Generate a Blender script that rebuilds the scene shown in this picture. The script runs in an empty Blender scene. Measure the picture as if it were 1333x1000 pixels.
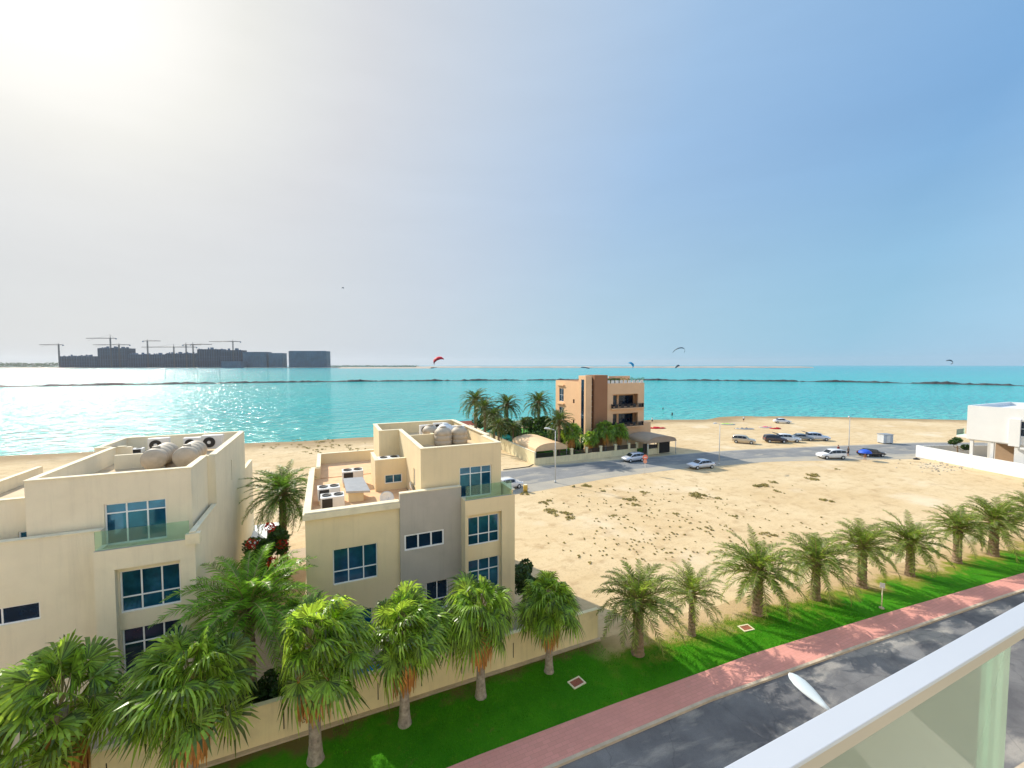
import bpy, bmesh, math, random
from mathutils import Vector, Matrix, noise
R = math.radians
rnd = random.Random(7)
S = bpy.context.scene
COL = S.collection
PI = math.pi

# ------------------------------------------------------------------ surveying helpers
H = 17.5; F = 545.; CX = 666.5; CY = 500.; HY = 475.
PT = math.atan((CY-HY)/F); AZ = R(66)
fw = (math.cos(AZ), math.sin(AZ)); rt = (math.sin(AZ), -math.cos(AZ))
def _ray(x, y):
    a = (x-CX)/F; b = -(y-CY)/F
    f = math.cos(PT)+b*math.sin(PT); z = -math.sin(PT)+b*math.cos(PT)
    return (fw[0]*f+rt[0]*a, fw[1]*f+rt[1]*a, z)
def G(x, y, z=0):
    d = _ray(x, y); t = (z-H)/d[2]; return (d[0]*t, d[1]*t)
def V(x, y, v):
    d = _ray(x, y); t = v/d[1]; return (d[0]*t, H+d[2]*t)
def at_dist(x, y, D):
    d = _ray(x, y); t = D/(d[0]*fw[0]+d[1]*fw[1]); return (d[0]*t, d[1]*t, H+d[2]*t)

# ------------------------------------------------------------------ materials
def mat(name, col, rough=.8, var=.12, scale=1.5, bump=0., bscale=12., metal=0., trans=0., tcol=None,
        island=0., spec=.5, stain=0., stain_scale=.6, stain_col=None, coat=0., streak=0.):
    m = bpy.data.materials.new(name); m.use_nodes = True
    nt = m.node_tree; N = nt.nodes; L = nt.links
    b = N['Principled BSDF']; b.inputs['Roughness'].default_value = rough
    b.inputs['Metallic'].default_value = metal; b.inputs['Specular IOR Level'].default_value = spec
    b.inputs['Coat Weight'].default_value = coat
    tc = N.new('ShaderNodeTexCoord'); geo = N.new('ShaderNodeNewGeometry')
    n = N.new('ShaderNodeTexNoise'); n.inputs['Scale'].default_value = scale; n.inputs['Detail'].default_value = 6
    n.inputs['Roughness'].default_value = .6
    L.new(geo.outputs['Position'], n.inputs['Vector'])
    mp = N.new('ShaderNodeMapRange'); mp.inputs[1].default_value = .3; mp.inputs[2].default_value = .7
    mp.inputs[3].default_value = 1-var; mp.inputs[4].default_value = 1+var
    L.new(n.outputs['Fac'], mp.inputs[0])
    last = mp.outputs[0]
    if island:
        mi = N.new('ShaderNodeMapRange'); mi.inputs[3].default_value = 1-island; mi.inputs[4].default_value = 1+island
        L.new(geo.outputs['Random Per Island'], mi.inputs[0])
        mm = N.new('ShaderNodeMath'); mm.operation = 'MULTIPLY'
        L.new(last, mm.inputs[0]); L.new(mi.outputs[0], mm.inputs[1]); last = mm.outputs[0]
    vm = N.new('ShaderNodeVectorMath'); vm.operation = 'SCALE'; vm.inputs[0].default_value = col
    L.new(last, vm.inputs['Scale']); cout = vm.outputs[0]
    if stain:
        ns = N.new('ShaderNodeTexNoise'); ns.inputs['Scale'].default_value = stain_scale; ns.inputs['Detail'].default_value = 8
        ns.inputs['Roughness'].default_value = .65
        L.new(geo.outputs['Position'], ns.inputs['Vector'])
        r2 = N.new('ShaderNodeMapRange'); r2.inputs[1].default_value = .52; r2.inputs[2].default_value = .68
        r2.inputs[3].default_value = 0; r2.inputs[4].default_value = stain
        L.new(ns.outputs['Fac'], r2.inputs[0])
        mx = N.new('ShaderNodeMix'); mx.data_type = 'RGBA'
        L.new(r2.outputs[0], mx.inputs[0]); L.new(cout, mx.inputs[6])
        mx.inputs[7].default_value = (*(stain_col or tuple(c*.55 for c in col)), 1); cout = mx.outputs[2]
    if streak:
        mp2 = N.new('ShaderNodeMapping'); mp2.inputs['Scale'].default_value = (2.6, 2.6, .16); L.new(geo.outputs['Position'], mp2.inputs['Vector'])
        ns = N.new('ShaderNodeTexNoise'); ns.inputs['Scale'].default_value = 1.; ns.inputs['Detail'].default_value = 7; ns.inputs['Roughness'].default_value = .7
        L.new(mp2.outputs[0], ns.inputs['Vector'])
        r3 = N.new('ShaderNodeMapRange'); r3.inputs[1].default_value = .5; r3.inputs[2].default_value = .72; r3.inputs[3].default_value = 0; r3.inputs[4].default_value = streak
        L.new(ns.outputs['Fac'], r3.inputs[0])
        mx = N.new('ShaderNodeMix'); mx.data_type = 'RGBA'; L.new(r3.outputs[0], mx.inputs[0]); L.new(cout, mx.inputs[6])
        mx.inputs[7].default_value = (*tuple(c*.5 for c in col), 1); cout = mx.outputs[2]
    L.new(cout, b.inputs['Base Color'])
    if bump:
        nb = N.new('ShaderNodeTexNoise'); nb.inputs['Scale'].default_value = bscale; nb.inputs['Detail'].default_value = 5
        L.new(geo.outputs['Position'], nb.inputs['Vector'])
        bp = N.new('ShaderNodeBump'); bp.inputs['Strength'].default_value = bump; bp.inputs['Distance'].default_value = .05
        L.new(nb.outputs['Fac'], bp.inputs['Height']); L.new(bp.outputs[0], b.inputs['Normal'])
    if trans:
        t = N.new('ShaderNodeBsdfTranslucent')
        v2 = N.new('ShaderNodeVectorMath'); v2.operation = 'SCALE'; v2.inputs[0].default_value = tcol or col
        L.new(last, v2.inputs['Scale']); L.new(v2.outputs[0], t.inputs['Color'])
        ms = N.new('ShaderNodeMixShader'); ms.inputs[0].default_value = trans
        L.new(b.outputs[0], ms.inputs[1]); L.new(t.outputs[0], ms.inputs[2])
        L.new(ms.outputs[0], N['Material Output'].inputs[0])
    return m

M = {}
M['plaster'] = mat('cream_plaster', (.80, .66, .41), .9, .05, .7, .15, 25, stain=.22, stain_scale=.35, stain_col=(.62, .50, .33), streak=.17)
M['plaster_pale'] = mat('pale_plaster', (.82, .73, .54), .9, .05, .7, .15, 25, stain=.22, stain_scale=.3, stain_col=(.62, .52, .36), streak=.17)
M['plaster_wall'] = mat('garden_wall_plaster', (.82, .71, .44), .9, .07, .8, .15, 25, stain=.3, stain_scale=.7, stain_col=(.5, .42, .25), streak=.3)
M['grey_plaster'] = mat('grey_plaster', (.47, .43, .37), .9, .05, .7, .15, 25, stain=.2, stain_scale=.4, streak=.25)
M['cap'] = mat('parapet_cap_paint', (.80, .71, .50), .85, .08, 1.5, stain=.3)
M['terrace'] = mat('terracotta_tiles', (.72, .45, .25), .85, .12, 1.2, .1, 6, stain=.35, stain_scale=.5, stain_col=(.55, .36, .22))
M['roof'] = mat('roof_screed', (.62, .47, .30), .9, .15, .8, .15, 8, stain=.5, stain_scale=.5)
M['frame'] = mat('white_window_frame', (.85, .85, .85), .4, .03)
M['glass'] = mat('tinted_window_glass', (.02, .14, .26), .04, .5, .6, metal=.55, spec=.9, stain=.8, stain_scale=.9, stain_col=(.005, .05, .12))  # stain noise here mimics reflections in the panes
M['glass_dark'] = mat('dark_window_glass', (.01, .035, .08), .06, .5, .5, metal=.45, spec=.7, stain=.8, stain_scale=.9, stain_col=(.004, .01, .03))  # dark blotches in the colour imitate uneven reflections too
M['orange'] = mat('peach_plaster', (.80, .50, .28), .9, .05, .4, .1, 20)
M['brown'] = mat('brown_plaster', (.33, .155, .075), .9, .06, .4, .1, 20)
M['white'] = mat('white_paint', (.74, .75, .75), .7, .03, .5)
M['offwhite'] = mat('off_white_plastic', (.72, .70, .66), .5, .05, 2)
M['metal'] = mat('grey_metal', (.42, .43, .44), .45, .08, 3, metal=.5)
M['dark'] = mat('dark_grille', (.02, .018, .017), .6, .2, 8)
M['black'] = mat('black_rubber', (.02, .02, .022), .8, .1, 8)
M['tank'] = mat('sun_bleached_tank', (.48, .40, .30), .6, .1, 2.5, stain=.35, stain_scale=2)
M['palm_leaf'] = mat('date_palm_leaflets', (.14, .205, .035), .42, .25, 3, trans=.42, tcol=(.34, .46, .05), island=.6, spec=.5)
M['palm_leaf_green'] = mat('young_date_palm_leaflets', (.16, .30, .035), .35, .25, 3, trans=.45, tcol=(.36, .66, .05), island=.5, spec=.5)
M['palm_leaf_mid'] = mat('mid_green_leaflets', (.09, .18, .03), .4, .25, 3, trans=.4, tcol=(.2, .38, .04), island=.5, spec=.5)
M['palm_leaf_dark'] = mat('dark_palm_leaflets', (.055, .10, .02), .5, .25, 3, trans=.35, tcol=(.12, .2, .02), island=.5)
M['rachis'] = mat('frond_stem', (.30, .25, .09), .6, .2, 5)
M['fan_leaf'] = mat('fan_palm_leaf', (.15, .25, .03), .36, .3, 3, trans=.45, tcol=(.46, .66, .06), island=.7, spec=.55)
M['skirt'] = mat('dead_fan_leaves', (.62, .30, .09), .9, .2, 5, island=.4, trans=.3, tcol=(.5, .25, .06))
M['trunk'] = mat('palm_trunk', (.24, .17, .11), .95, .35, 4, .8, 14)
M['trunk_grey'] = mat('fan_palm_trunk', (.36, .31, .26), .95, .4, 5, 1., 26)
M['leaf'] = mat('broad_leaves', (.05, .12, .018), .5, .3, 2, trans=.35, tcol=(.12, .22, .02), island=.5)
M['leaf_dark'] = mat('hedge_leaves', (.035, .08, .015), .55, .3, 2, trans=.3, tcol=(.08, .15, .02), island=.5)
M['dry'] = mat('dry_scrub', (.40, .33, .13), .8, .3, 2, trans=.3, tcol=(.3, .27, .06), island=.5)
M['flower'] = mat('red_flowers', (.65, .05, .02), .5, .2, 3, trans=.3, island=.3)
M['pole'] = mat('galvanised_pole', (.62, .63, .63), .45, .05, 3, metal=.3)
M['shade'] = mat('tan_canvas', (.80, .54, .30), .8, .06, 1.5)
M['shade_brown'] = mat('brown_canvas', (.42, .30, .20), .8, .06, 1.5)
M['umbrella_green'] = mat('green_canvas', (.02, .36, .24), .7, .08, 3)
M['red_tile'] = mat('red_roof_tiles', (.5, .13, .07), .8, .2, 6, .5, 6)
M['pool'] = mat('pool_water', (.0, .22, .45), .06, .08, 1, .3, 5)
M['skin'] = mat('skin', (.5, .29, .19), .6, .05)
M['bark'] = mat('tree_bark', (.15, .10, .06), .95, .3, 5, .5, 14)
M['rail'] = mat('white_handrail', (.44, .48, .56), .4, .02, 1)
M['rail_in'] = mat('glazing_channel', (.42, .38, .32), .6, .05, 2)
M['lampgrey'] = mat('pale_lamp_paint', (.55, .62, .66), .4, .04)
M['rock'] = mat('breakwater_rock', (.05, .048, .05), .9, .45, .3, 1, 1)
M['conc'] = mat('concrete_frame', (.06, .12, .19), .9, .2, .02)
M['concshade'] = mat('shaded_interior', (.015, .03, .05), .9, .3, .03)  # dark core colour stands in for shade between the floor slabs
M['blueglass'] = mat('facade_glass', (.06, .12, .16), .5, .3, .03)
M['crane'] = mat('crane_steel', (.07, .06, .055), .6, .1, 1)
M['bin'] = mat('cabin_panel', (.50, .53, .56), .6, .1, 1)

def ramp(N, stops):
    r = N.new('ShaderNodeValToRGB'); e = r.color_ramp.elements
    e[0].position = stops[0][0]; e[0].color = (*stops[0][1], 1)
    e[1].position = stops[-1][0]; e[1].color = (*stops[-1][1], 1)
    for p, c in stops[1:-1]:
        k = e.new(p); k.color = (*c, 1)
    return r
def mixc(N, L, f, a, b):
    mx = N.new('ShaderNodeMix'); mx.data_type = 'RGBA'
    for s, i in ((f, 0), (a, 6), (b, 7)):
        if hasattr(s, 'is_linked') or hasattr(s, 'node'): L.new(s, mx.inputs[i])
        else: mx.inputs[i].default_value = (*s, 1) if isinstance(s, tuple) else s
    return mx.outputs[2]
def nz(N, L, pos, scale, detail=6, rough=.6, dist=0., stretch=None):
    if stretch:
        mp = N.new('ShaderNodeMapping'); mp.inputs['Scale'].default_value = stretch[:3]
        if len(stretch) > 3: mp.inputs['Rotation'].default_value = (0, 0, stretch[3])
        L.new(pos, mp.inputs['Vector']); pos = mp.outputs[0]
    n = N.new('ShaderNodeTexNoise'); n.inputs['Scale'].default_value = scale; n.inputs['Detail'].default_value = detail
    n.inputs['Roughness'].default_value = rough; n.inputs['Distortion'].default_value = dist
    L.new(pos, n.inputs['Vector']); return n.outputs['Fac']
def rng(N, L, v, a, b, c=0., d=1., smooth=False):
    m = N.new('ShaderNodeMapRange'); m.inputs[1].default_value = a; m.inputs[2].default_value = b
    m.inputs[3].default_value = c; m.inputs[4].default_value = d
    if smooth: m.interpolation_type = 'SMOOTHSTEP'
    L.new(v, m.inputs[0]); return m.outputs[0]
def mth(N, L, op, a, b=None):
    m = N.new('ShaderNodeMath'); m.operation = op
    for i, s in enumerate((a, b)):
        if s is None: continue
        if isinstance(s, (int, float)): m.inputs[i].default_value = s
        else: L.new(s, m.inputs[i])
    return m.outputs[0]
def base(name):
    m = bpy.data.materials.new(name); m.use_nodes = True
    nt = m.node_tree; g = nt.nodes.new('ShaderNodeNewGeometry')
    return m, nt.nodes, nt.links, nt.nodes['Principled BSDF'], g.outputs['Position']
def bumpto(N, L, b, h, strength, dist):
    bp = N.new('ShaderNodeBump'); bp.inputs['Strength'].default_value = strength; bp.inputs['Distance'].default_value = dist
    L.new(h, bp.inputs['Height']); L.new(bp.outputs[0], b.inputs['Normal'])

def m_sand():
    m, N, L, b, P = base('sand')
    big = nz(N, L, P, .07, 5); mid = nz(N, L, P, .55, 8, .7); fine = nz(N, L, P, 5, 6, .7)
    c = mixc(N, L, rng(N, L, big, .35, .65), (.60, .44, .245), (.68, .53, .325))
    tr = nz(N, L, P, .22, 8, .72, .6, (1, 3.2, 1, .5))
    c = mixc(N, L, rng(N, L, tr, .50, .72, 0, .55), c, (.47, .32, .16))
    c = mixc(N, L, rng(N, L, mid, .52, .66, 0, .7), c, (.43, .29, .155))
    c = mixc(N, L, rng(N, L, fine, .56, .68, 0, .6), c, (.36, .25, .13))
    pale = nz(N, L, P, .12, 5, .5)
    c = mixc(N, L, rng(N, L, pale, .58, .72, 0, .6), c, (.74, .62, .45))
    sx = N.new('ShaderNodeSeparateXYZ'); L.new(P, sx.inputs[0])
    zz = mth(N, L, 'ADD', sx.outputs[2], mth(N, L, 'MULTIPLY', rng(N, L, mid, .3, .7, -.5, .5), .10))
    c = mixc(N, L, rng(N, L, zz, -.05, -.19, 0, .75), c, (.24, .16, .08))
    L.new(c, b.inputs['Base Color']); b.inputs['Roughness'].default_value = .95
    b.inputs['Specular IOR Level'].default_value = .15
    hsum = mth(N, L, 'ADD', mid, mth(N, L, 'MULTIPLY', fine, .35))
    bumpto(N, L, b, hsum, .7, .12)
    return m
def m_lawn():
    m, N, L, b, P = base('lawn_grass')
    big = nz(N, L, P, .35, 5); fine = nz(N, L, P, 9, 7, .75); mid = nz(N, L, P, 1.6, 7, .7)
    c = mixc(N, L, rng(N, L, big, .35, .65), (.045, .235, .006), (.075, .30, .008))
    c = mixc(N, L, rng(N, L, fine, .35, .75, 0, .55), c, (.03, .14, .005))
    c = mixc(N, L, rng(N, L, mid, .55, .70, 0, .4), c, (.15, .25, .02))
    c = mixc(N, L, rng(N, L, nz(N, L, P, .8, 6, .7), .62, .70, 0, .5), c, (.16, .15, .04))
    # dry brown patches and bare sand on the side away from the road
    sx = N.new('ShaderNodeSeparateXYZ'); L.new(P, sx.inputs[0])
    vv = mth(N, L, 'ADD', sx.outputs[1], rng(N, L, nz(N, L, P, .45, 7, .65), .3, .7, -1.3, 1.3))
    # upper edge of the turf recedes towards the road on the right
    e = mth(N, L, 'ADD', vv, mth(N, L, 'MULTIPLY', mth(N, L, 'MAXIMUM', mth(N, L, 'SUBTRACT', sx.outputs[0], 22), 0), .085))
    dry = rng(N, L, e, 18.2, 19.6, 0, 1)
    right = rng(N, L, sx.outputs[0], 14, 17, 0, 1)
    c = mixc(N, L, mth(N, L, 'MULTIPLY', dry, right), c, (.30, .27, .05))
    sandy = mth(N, L, 'MULTIPLY', rng(N, L, e, 19.3, 20.3, 0, 1), right)
    c = mixc(N, L, sandy, c, (.58, .42, .24))
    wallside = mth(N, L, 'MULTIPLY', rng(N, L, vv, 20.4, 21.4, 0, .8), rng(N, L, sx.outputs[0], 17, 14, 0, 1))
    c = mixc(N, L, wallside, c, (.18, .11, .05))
    L.new(c, b.inputs['Base Color']); b.inputs['Roughness'].default_value = .9; b.inputs['Specular IOR Level'].default_value = .1
    bumpto(N, L, b, mth(N, L, 'ADD', fine, mid), 1, .09)
    return m
def m_asphalt(name, c0, c1, patch):
    m, N, L, b, P = base(name)
    c = mixc(N, L, rng(N, L, nz(N, L, P, .3, 6), .35, .65), c0, c1)
    c = mixc(N, L, rng(N, L, nz(N, L, P, .16, 6, .6, .4, (1, 2.5, 1)), .52, .62, 0, .7), c, patch)
    c = mixc(N, L, rng(N, L, nz(N, L, P, 30, 4, .7), .4, .75, 0, .4), c, tuple(x*.5 for x in c0))
    cr = N.new('ShaderNodeTexVoronoi'); cr.feature = 'DISTANCE_TO_EDGE'; cr.inputs['Scale'].default_value = .28
    ds = N.new('ShaderNodeVectorMath'); ds.operation = 'ADD'
    nn = N.new('ShaderNodeTexNoise'); nn.inputs['Scale'].default_value = .9; nn.inputs['Detail'].default_value = 5; L.new(P, nn.inputs['Vector'])
    L.new(P, ds.inputs[0]); L.new(nn.outputs['Color'], ds.inputs[1]); L.new(ds.outputs[0], cr.inputs['Vector'])
    c = mixc(N, L, rng(N, L, cr.outputs['Distance'], .0, .012, .35, 0), c, tuple(x*.6 for x in c0))
    L.new(c, b.inputs['Base Color']); b.inputs['Roughness'].default_value = .85; b.inputs['Specular IOR Level'].default_value = .3
    bumpto(N, L, b, nz(N, L, P, 40, 4), .4, .02)
    return m
def m_paving(name, c0, c1, joint):
    m, N, L, b, P = base(name)
    br = N.new('ShaderNodeTexBrick'); br.inputs['Scale'].default_value = 1
    br.inputs['Brick Width'].default_value = .4; br.inputs['Row Height'].default_value = .2
    br.inputs['Mortar Size'].default_value = .008; br.inputs['Mortar Smooth'].default_value = .3
    br.inputs['Color1'].default_value = (*c0, 1); br.inputs['Color2'].default_value = (*c1, 1); br.inputs['Mortar'].default_value = (*joint, 1)
    L.new(P, br.inputs['Vector'])
    c = mixc(N, L, rng(N, L, nz(N, L, P, .35, 6, .65), .45, .7, 0, .55), br.outputs['Color'], tuple((a*.8) for a in c0))
    c = mixc(N, L, rng(N, L, nz(N, L, P, 2.2, 7, .7), .58, .72, 0, .45), c, (.50, .33, .26))
    L.new(c, b.inputs['Base Color']); b.inputs['Roughness'].default_value = .9; b.inputs['Specular IOR Level'].default_value = .2
    bumpto(N, L, b, nz(N, L, P, 18, 4), .3, .02)
    return m
def m_sea():
    m, N, L, b, P = base('sea_water')
    sx = N.new('ShaderNodeSeparateXYZ'); L.new(P, sx.inputs[0])
    big = nz(N, L, P, .006, 6, .6, .3, (1, 2, 1, .4)); mid = nz(N, L, P, .05, 6, .65, 0, (1, 2.2, 1, .4))
    c = mixc(N, L, rng(N, L, big, .35, .65), (.0, .40, .385), (.005, .48, .45))
    c = mixc(N, L, rng(N, L, mid, .45, .7, 0, .5), c, (.0, .29, .32))
    dist = N.new('ShaderNodeVectorMath'); dist.operation = 'LENGTH'; L.new(P, dist.inputs[0])
    c = mixc(N, L, rng(N, L, dist.outputs['Value'], 450, 2500, 0, .7), c, (.0, .30, .40))
    # pale shallows over sand along the beach
    sh = mth(N, L, 'ADD', sx.outputs[1], mth(N, L, 'MULTIPLY', mth(N, L, 'MAXIMUM', mth(N, L, 'SUBTRACT', sx.outputs[0], 90), 0), .42))
    sh = mth(N, L, 'ADD', sh, rng(N, L, mid, .3, .7, -8, 8))
    c = mixc(N, L, rng(N, L, sh, 103, 175, .55, 0), c, (.14, .50, .42))
    L.new(c, b.inputs['Base Color']); b.inputs['Roughness'].default_value = .13
    b.inputs['IOR'].default_value = 1.33; b.inputs['Specular IOR Level'].default_value = .26
    w1 = nz(N, L, P, .7, 5, .65, .4, (1, 2.0, 1, .55)); w2 = nz(N, L, P, .12, 2, .5, .2, (1, 2.8, 1, .4))
    w3 = nz(N, L, P, .26, 2, .5, .5, (1, 2.2, 1, .45))
    h = mth(N, L, 'ADD', mth(N, L, 'MULTIPLY', w1, .25), mth(N, L, 'ADD', mth(N, L, 'MULTIPLY', w2, 2.4), mth(N, L, 'MULTIPLY', w3, 1.7)))
    bumpto(N, L, b, h, 1, .7)
    return m
M['sand'] = m_sand(); M['lawn'] = m_lawn(); M['sea'] = m_sea()
M['road'] = m_asphalt('street_asphalt', (.10, .10, .11), (.22, .22, .225), (.40, .375, .34))  # pale patches in the colour imitate sun between palm and house shadows
M['road2'] = m_asphalt('beach_road_asphalt', (.20, .20, .20), (.27, .265, .255), (.42, .38, .31))
M['shoulder'] = m_asphalt('sandy_concrete_shoulder', (.36, .33, .28), (.42, .38, .31), (.5, .42, .31))
M['pink'] = m_paving('pink_block_paving', (.68, .31, .26), (.62, .285, .235), (.50, .24, .19))
M['kerb'] = mat('kerb_concrete', (.52, .43, .32), .9, .15, 2, .2, 20, stain=.4)
M['yard'] = m_paving('yard_paving', (.50, .40, .28), (.46, .36, .25), (.3, .24, .17))
M['farland'] = mat('far_shore_sand', (.40, .34, .26), .9, .25, .02, stain=.6, stain_scale=.01, stain_col=(.12, .13, .09))
M['garden'] = mat('garden_grass', (.05, .24, .008), .9, .25, 1.5, .4, 8)

def m_glass(name, tint, diff, fac, gl=.08):
    m = bpy.data.materials.new(name); m.use_nodes = True; N = m.node_tree.nodes; L = m.node_tree.links
    N.remove(N['Principled BSDF'])
    t = N.new('ShaderNodeBsdfTransparent'); t.inputs[0].default_value = (*tint, 1)
    d = N.new('ShaderNodeBsdfDiffuse'); d.inputs[0].default_value = (*diff, 1)
    g = N.new('ShaderNodeBsdfGlossy'); g.inputs[0].default_value = (.9, 1, .95, 1); g.inputs['Roughness'].default_value = .04
    a = N.new('ShaderNodeMixShader'); a.inputs[0].default_value = fac; L.new(t.outputs[0], a.inputs[1]); L.new(d.outputs[0], a.inputs[2])
    f = N.new('ShaderNodeFresnel'); f.inputs[0].default_value = 1.3
    c = N.new('ShaderNodeMixShader'); L.new(f.outputs[0], c.inputs[0]); L.new(a.outputs[0], c.inputs[1]); L.new(g.outputs[0], c.inputs[2])
    L.new(c.outputs[0], N['Material Output'].inputs[0]); return m
M['balglass'] = m_glass('balcony_glass', (.74, .86, .80), (.58, .64, .52), .42)  # milky diffuse part stands in for the facade reflected in the glass
M['greenglass'] = m_glass('villa_balcony_glass', (.80, .92, .85), (.35, .62, .42), .10)

# ------------------------------------------------------------------ mesh builder
ORG = {}
class MB:
    def __init__(s): s.v = []; s.f = []; s.m = []; s.mi = 0; s.sm = []
    def face(s, pts, smooth=False):
        i = len(s.v); s.v += [tuple(p) for p in pts]; s.f.append(tuple(range(i, i+len(pts)))); s.m.append(s.mi); s.sm.append(smooth)
    def grid(s, rows, closed=False, smooth=True, cap=False):
        i = len(s.v); n = len(rows[0])
        for r in rows: s.v += [tuple(p) for p in r]
        for a in range(len(rows)-1):
            for b in range(n if closed else n-1):
                c = (b+1) % n
                s.f.append((i+a*n+b, i+a*n+c, i+(a+1)*n+c, i+(a+1)*n+b)); s.m.append(s.mi); s.sm.append(smooth)
        if cap:
            s.f.append(tuple(i+b for b in reversed(range(n)))); s.m.append(s.mi); s.sm.append(False)
            s.f.append(tuple(i+(len(rows)-1)*n+b for b in range(n))); s.m.append(s.mi); s.sm.append(False)
    def box(s, x0, x1, y0, y1, z0, z1, M4=None):
        p = [(x0, y0, z0), (x1, y0, z0), (x1, y1, z0), (x0, y1, z0), (x0, y0, z1), (x1, y0, z1), (x1, y1, z1), (x0, y1, z1)]
        if M4 is not None: p = [tuple(M4 @ Vector(q)) for q in p]
        i = len(s.v); s.v += p
        for f in ((0, 3, 2, 1), (4, 5, 6, 7), (0, 1, 5, 4), (1, 2, 6, 5), (2, 3, 7, 6), (3, 0, 4, 7)):
            s.f.append(tuple(i+k for k in f)); s.m.append(s.mi); s.sm.append(False)
        return s
    def tube(s, pts, rads, n=8, cap=True, smooth=True):
        pts = [Vector(p) for p in pts]; rows = []
        if not isinstance(rads, (list, tuple)): rads = [rads]*len(pts)
        for k, p in enumerate(pts):
            d = (pts[min(k+1, len(pts)-1)]-pts[max(k-1, 0)]).normalized()
            a = Vector((0, 0, 1)) if abs(d.z) < .9 else Vector((1, 0, 0))
            u = d.cross(a).normalized(); w = d.cross(u)
            rows.append([p+(u*math.cos(2*PI*j/n)+w*math.sin(2*PI*j/n))*rads[k] for j in range(n)])
        s.grid(rows, True, smooth, cap); return s
    def lathe(s, prof, n=16, c=(0, 0, 0), smooth=True):
        s.grid([[(c[0]+r*math.cos(2*PI*j/n), c[1]+r*math.sin(2*PI*j/n), c[2]+z) for j in range(n)] for r, z in prof], True, smooth, True); return s
    def prism(s, poly, z0, z1):
        n = len(poly); i = len(s.v)
        s.v += [(x, y, z0) for x, y in poly]+[(x, y, z1) for x, y in poly]
        s.f.append(tuple(i+k for k in reversed(range(n)))); s.f.append(tuple(i+n+k for k in range(n)))
        for k in range(n): s.f.append((i+k, i+(k+1) % n, i+n+(k+1) % n, i+n+k))
        s.m += [s.mi]*(n+2); s.sm += [False]*(n+2); return s
    def build(s, name, m, parent=None, bevel=0., org=None):
        o0 = Vector((0, 0, 0))
        if parent is not None: o0 = Vector(ORG.get(parent.name, (0, 0, 0)))
        if org is not None: o0 = Vector(org)
        me = bpy.data.meshes.new(name)
        me.from_pydata([tuple(Vector(p)-o0) for p in s.v], [], s.f)
        for q in (m if isinstance(m, (list, tuple)) else [m]): me.materials.append(M[q] if isinstance(q, str) else q)
        me.polygons.foreach_set('material_index', s.m); me.polygons.foreach_set('use_smooth', s.sm)
        me.update()
        o = bpy.data.objects.new(name, me); COL.objects.link(o)
        if parent is not None: o.parent = parent; ORG[o.name] = tuple(o0)
        elif org is not None: o.location = o0; ORG[o.name] = tuple(o0)
        if bevel:
            b = o.modifiers.new('bevel', 'BEVEL'); b.width = bevel; b.segments = 2; b.limit_method = 'ANGLE'
        return o

def tag(o, label=None, cat=None, group=None, kind=None):
    if label: o['label'] = label
    if cat: o['category'] = cat
    if group: o['group'] = group
    if kind: o['kind'] = kind
    return o
def thing(name, label, cat, loc=(0, 0, 0), group=None, world=True, rz=0):
    o = bpy.data.objects.new(name, None); COL.objects.link(o); o.empty_display_size = .3
    o.location = loc; o.rotation_euler = (0, 0, rz)
    if world: ORG[o.name] = loc
    return tag(o, label, cat, group)
def tree_copy(o, loc, rz=0, scale=1., label=None, parent=None):
    c = o.copy(); COL.objects.link(c)
    if parent is None:
        c.location = loc; c.rotation_euler = (0, 0, rz); c.scale = (scale,)*3
        if label: c['label'] = label
    else: c.parent = parent
    for ch in list(o.children): tree_copy(ch, None, parent=c)
    return c
def place(o, loc, rz=0, scale=1., label=None):
    o.location = loc; o.rotation_euler = (0, 0, rz); o.scale = (scale,)*3
    if label: o['label'] = label

# a wall panel with openings; facing 'y' panel lies in plane y=p..p+t, axis a = x ; 'x' panel in plane x=p..p+t, a = y
def panel(mb, ax, p, t, a0, a1, z0, z1, holes=()):
    A = sorted({a0, a1, *[h[0] for h in holes], *[h[1] for h in holes]}); Z = sorted({z0, z1, *[h[2] for h in holes], *[h[3] for h in holes]})
    def solid(i, j):
        if i < 0 or j < 0 or i >= len(A)-1 or j >= len(Z)-1: return False
        ca = (A[i]+A[i+1])/2; cz = (Z[j]+Z[j+1])/2
        return not any(h[0] < ca < h[1] and h[2] < cz < h[3] for h in holes)
    def P(a, d, z): return (a, p+d, z) if ax == 'y' else (p+d, a, z)
    for i in range(len(A)-1):
        for j in range(len(Z)-1):
            if not solid(i, j): continue
            l, r, b, u = A[i], A[i+1], Z[j], Z[j+1]
            mb.face([P(l, 0, b), P(r, 0, b), P(r, 0, u), P(l, 0, u)]); mb.face([P(r, t, b), P(l, t, b), P(l, t, u), P(r, t, u)])
            if not solid(i-1, j): mb.face([P(l, t, b), P(l, 0, b), P(l, 0, u), P(l, t, u)])
            if not solid(i+1, j): mb.face([P(r, 0, b), P(r, t, b), P(r, t, u), P(r, 0, u)])
            if not solid(i, j-1): mb.face([P(l, t, b), P(r, t, b), P(r, 0, b), P(l, 0, b)])
            if not solid(i, j+1): mb.face([P(l, 0, u), P(r, 0, u), P(r, t, u), P(l, t, u)])
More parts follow.
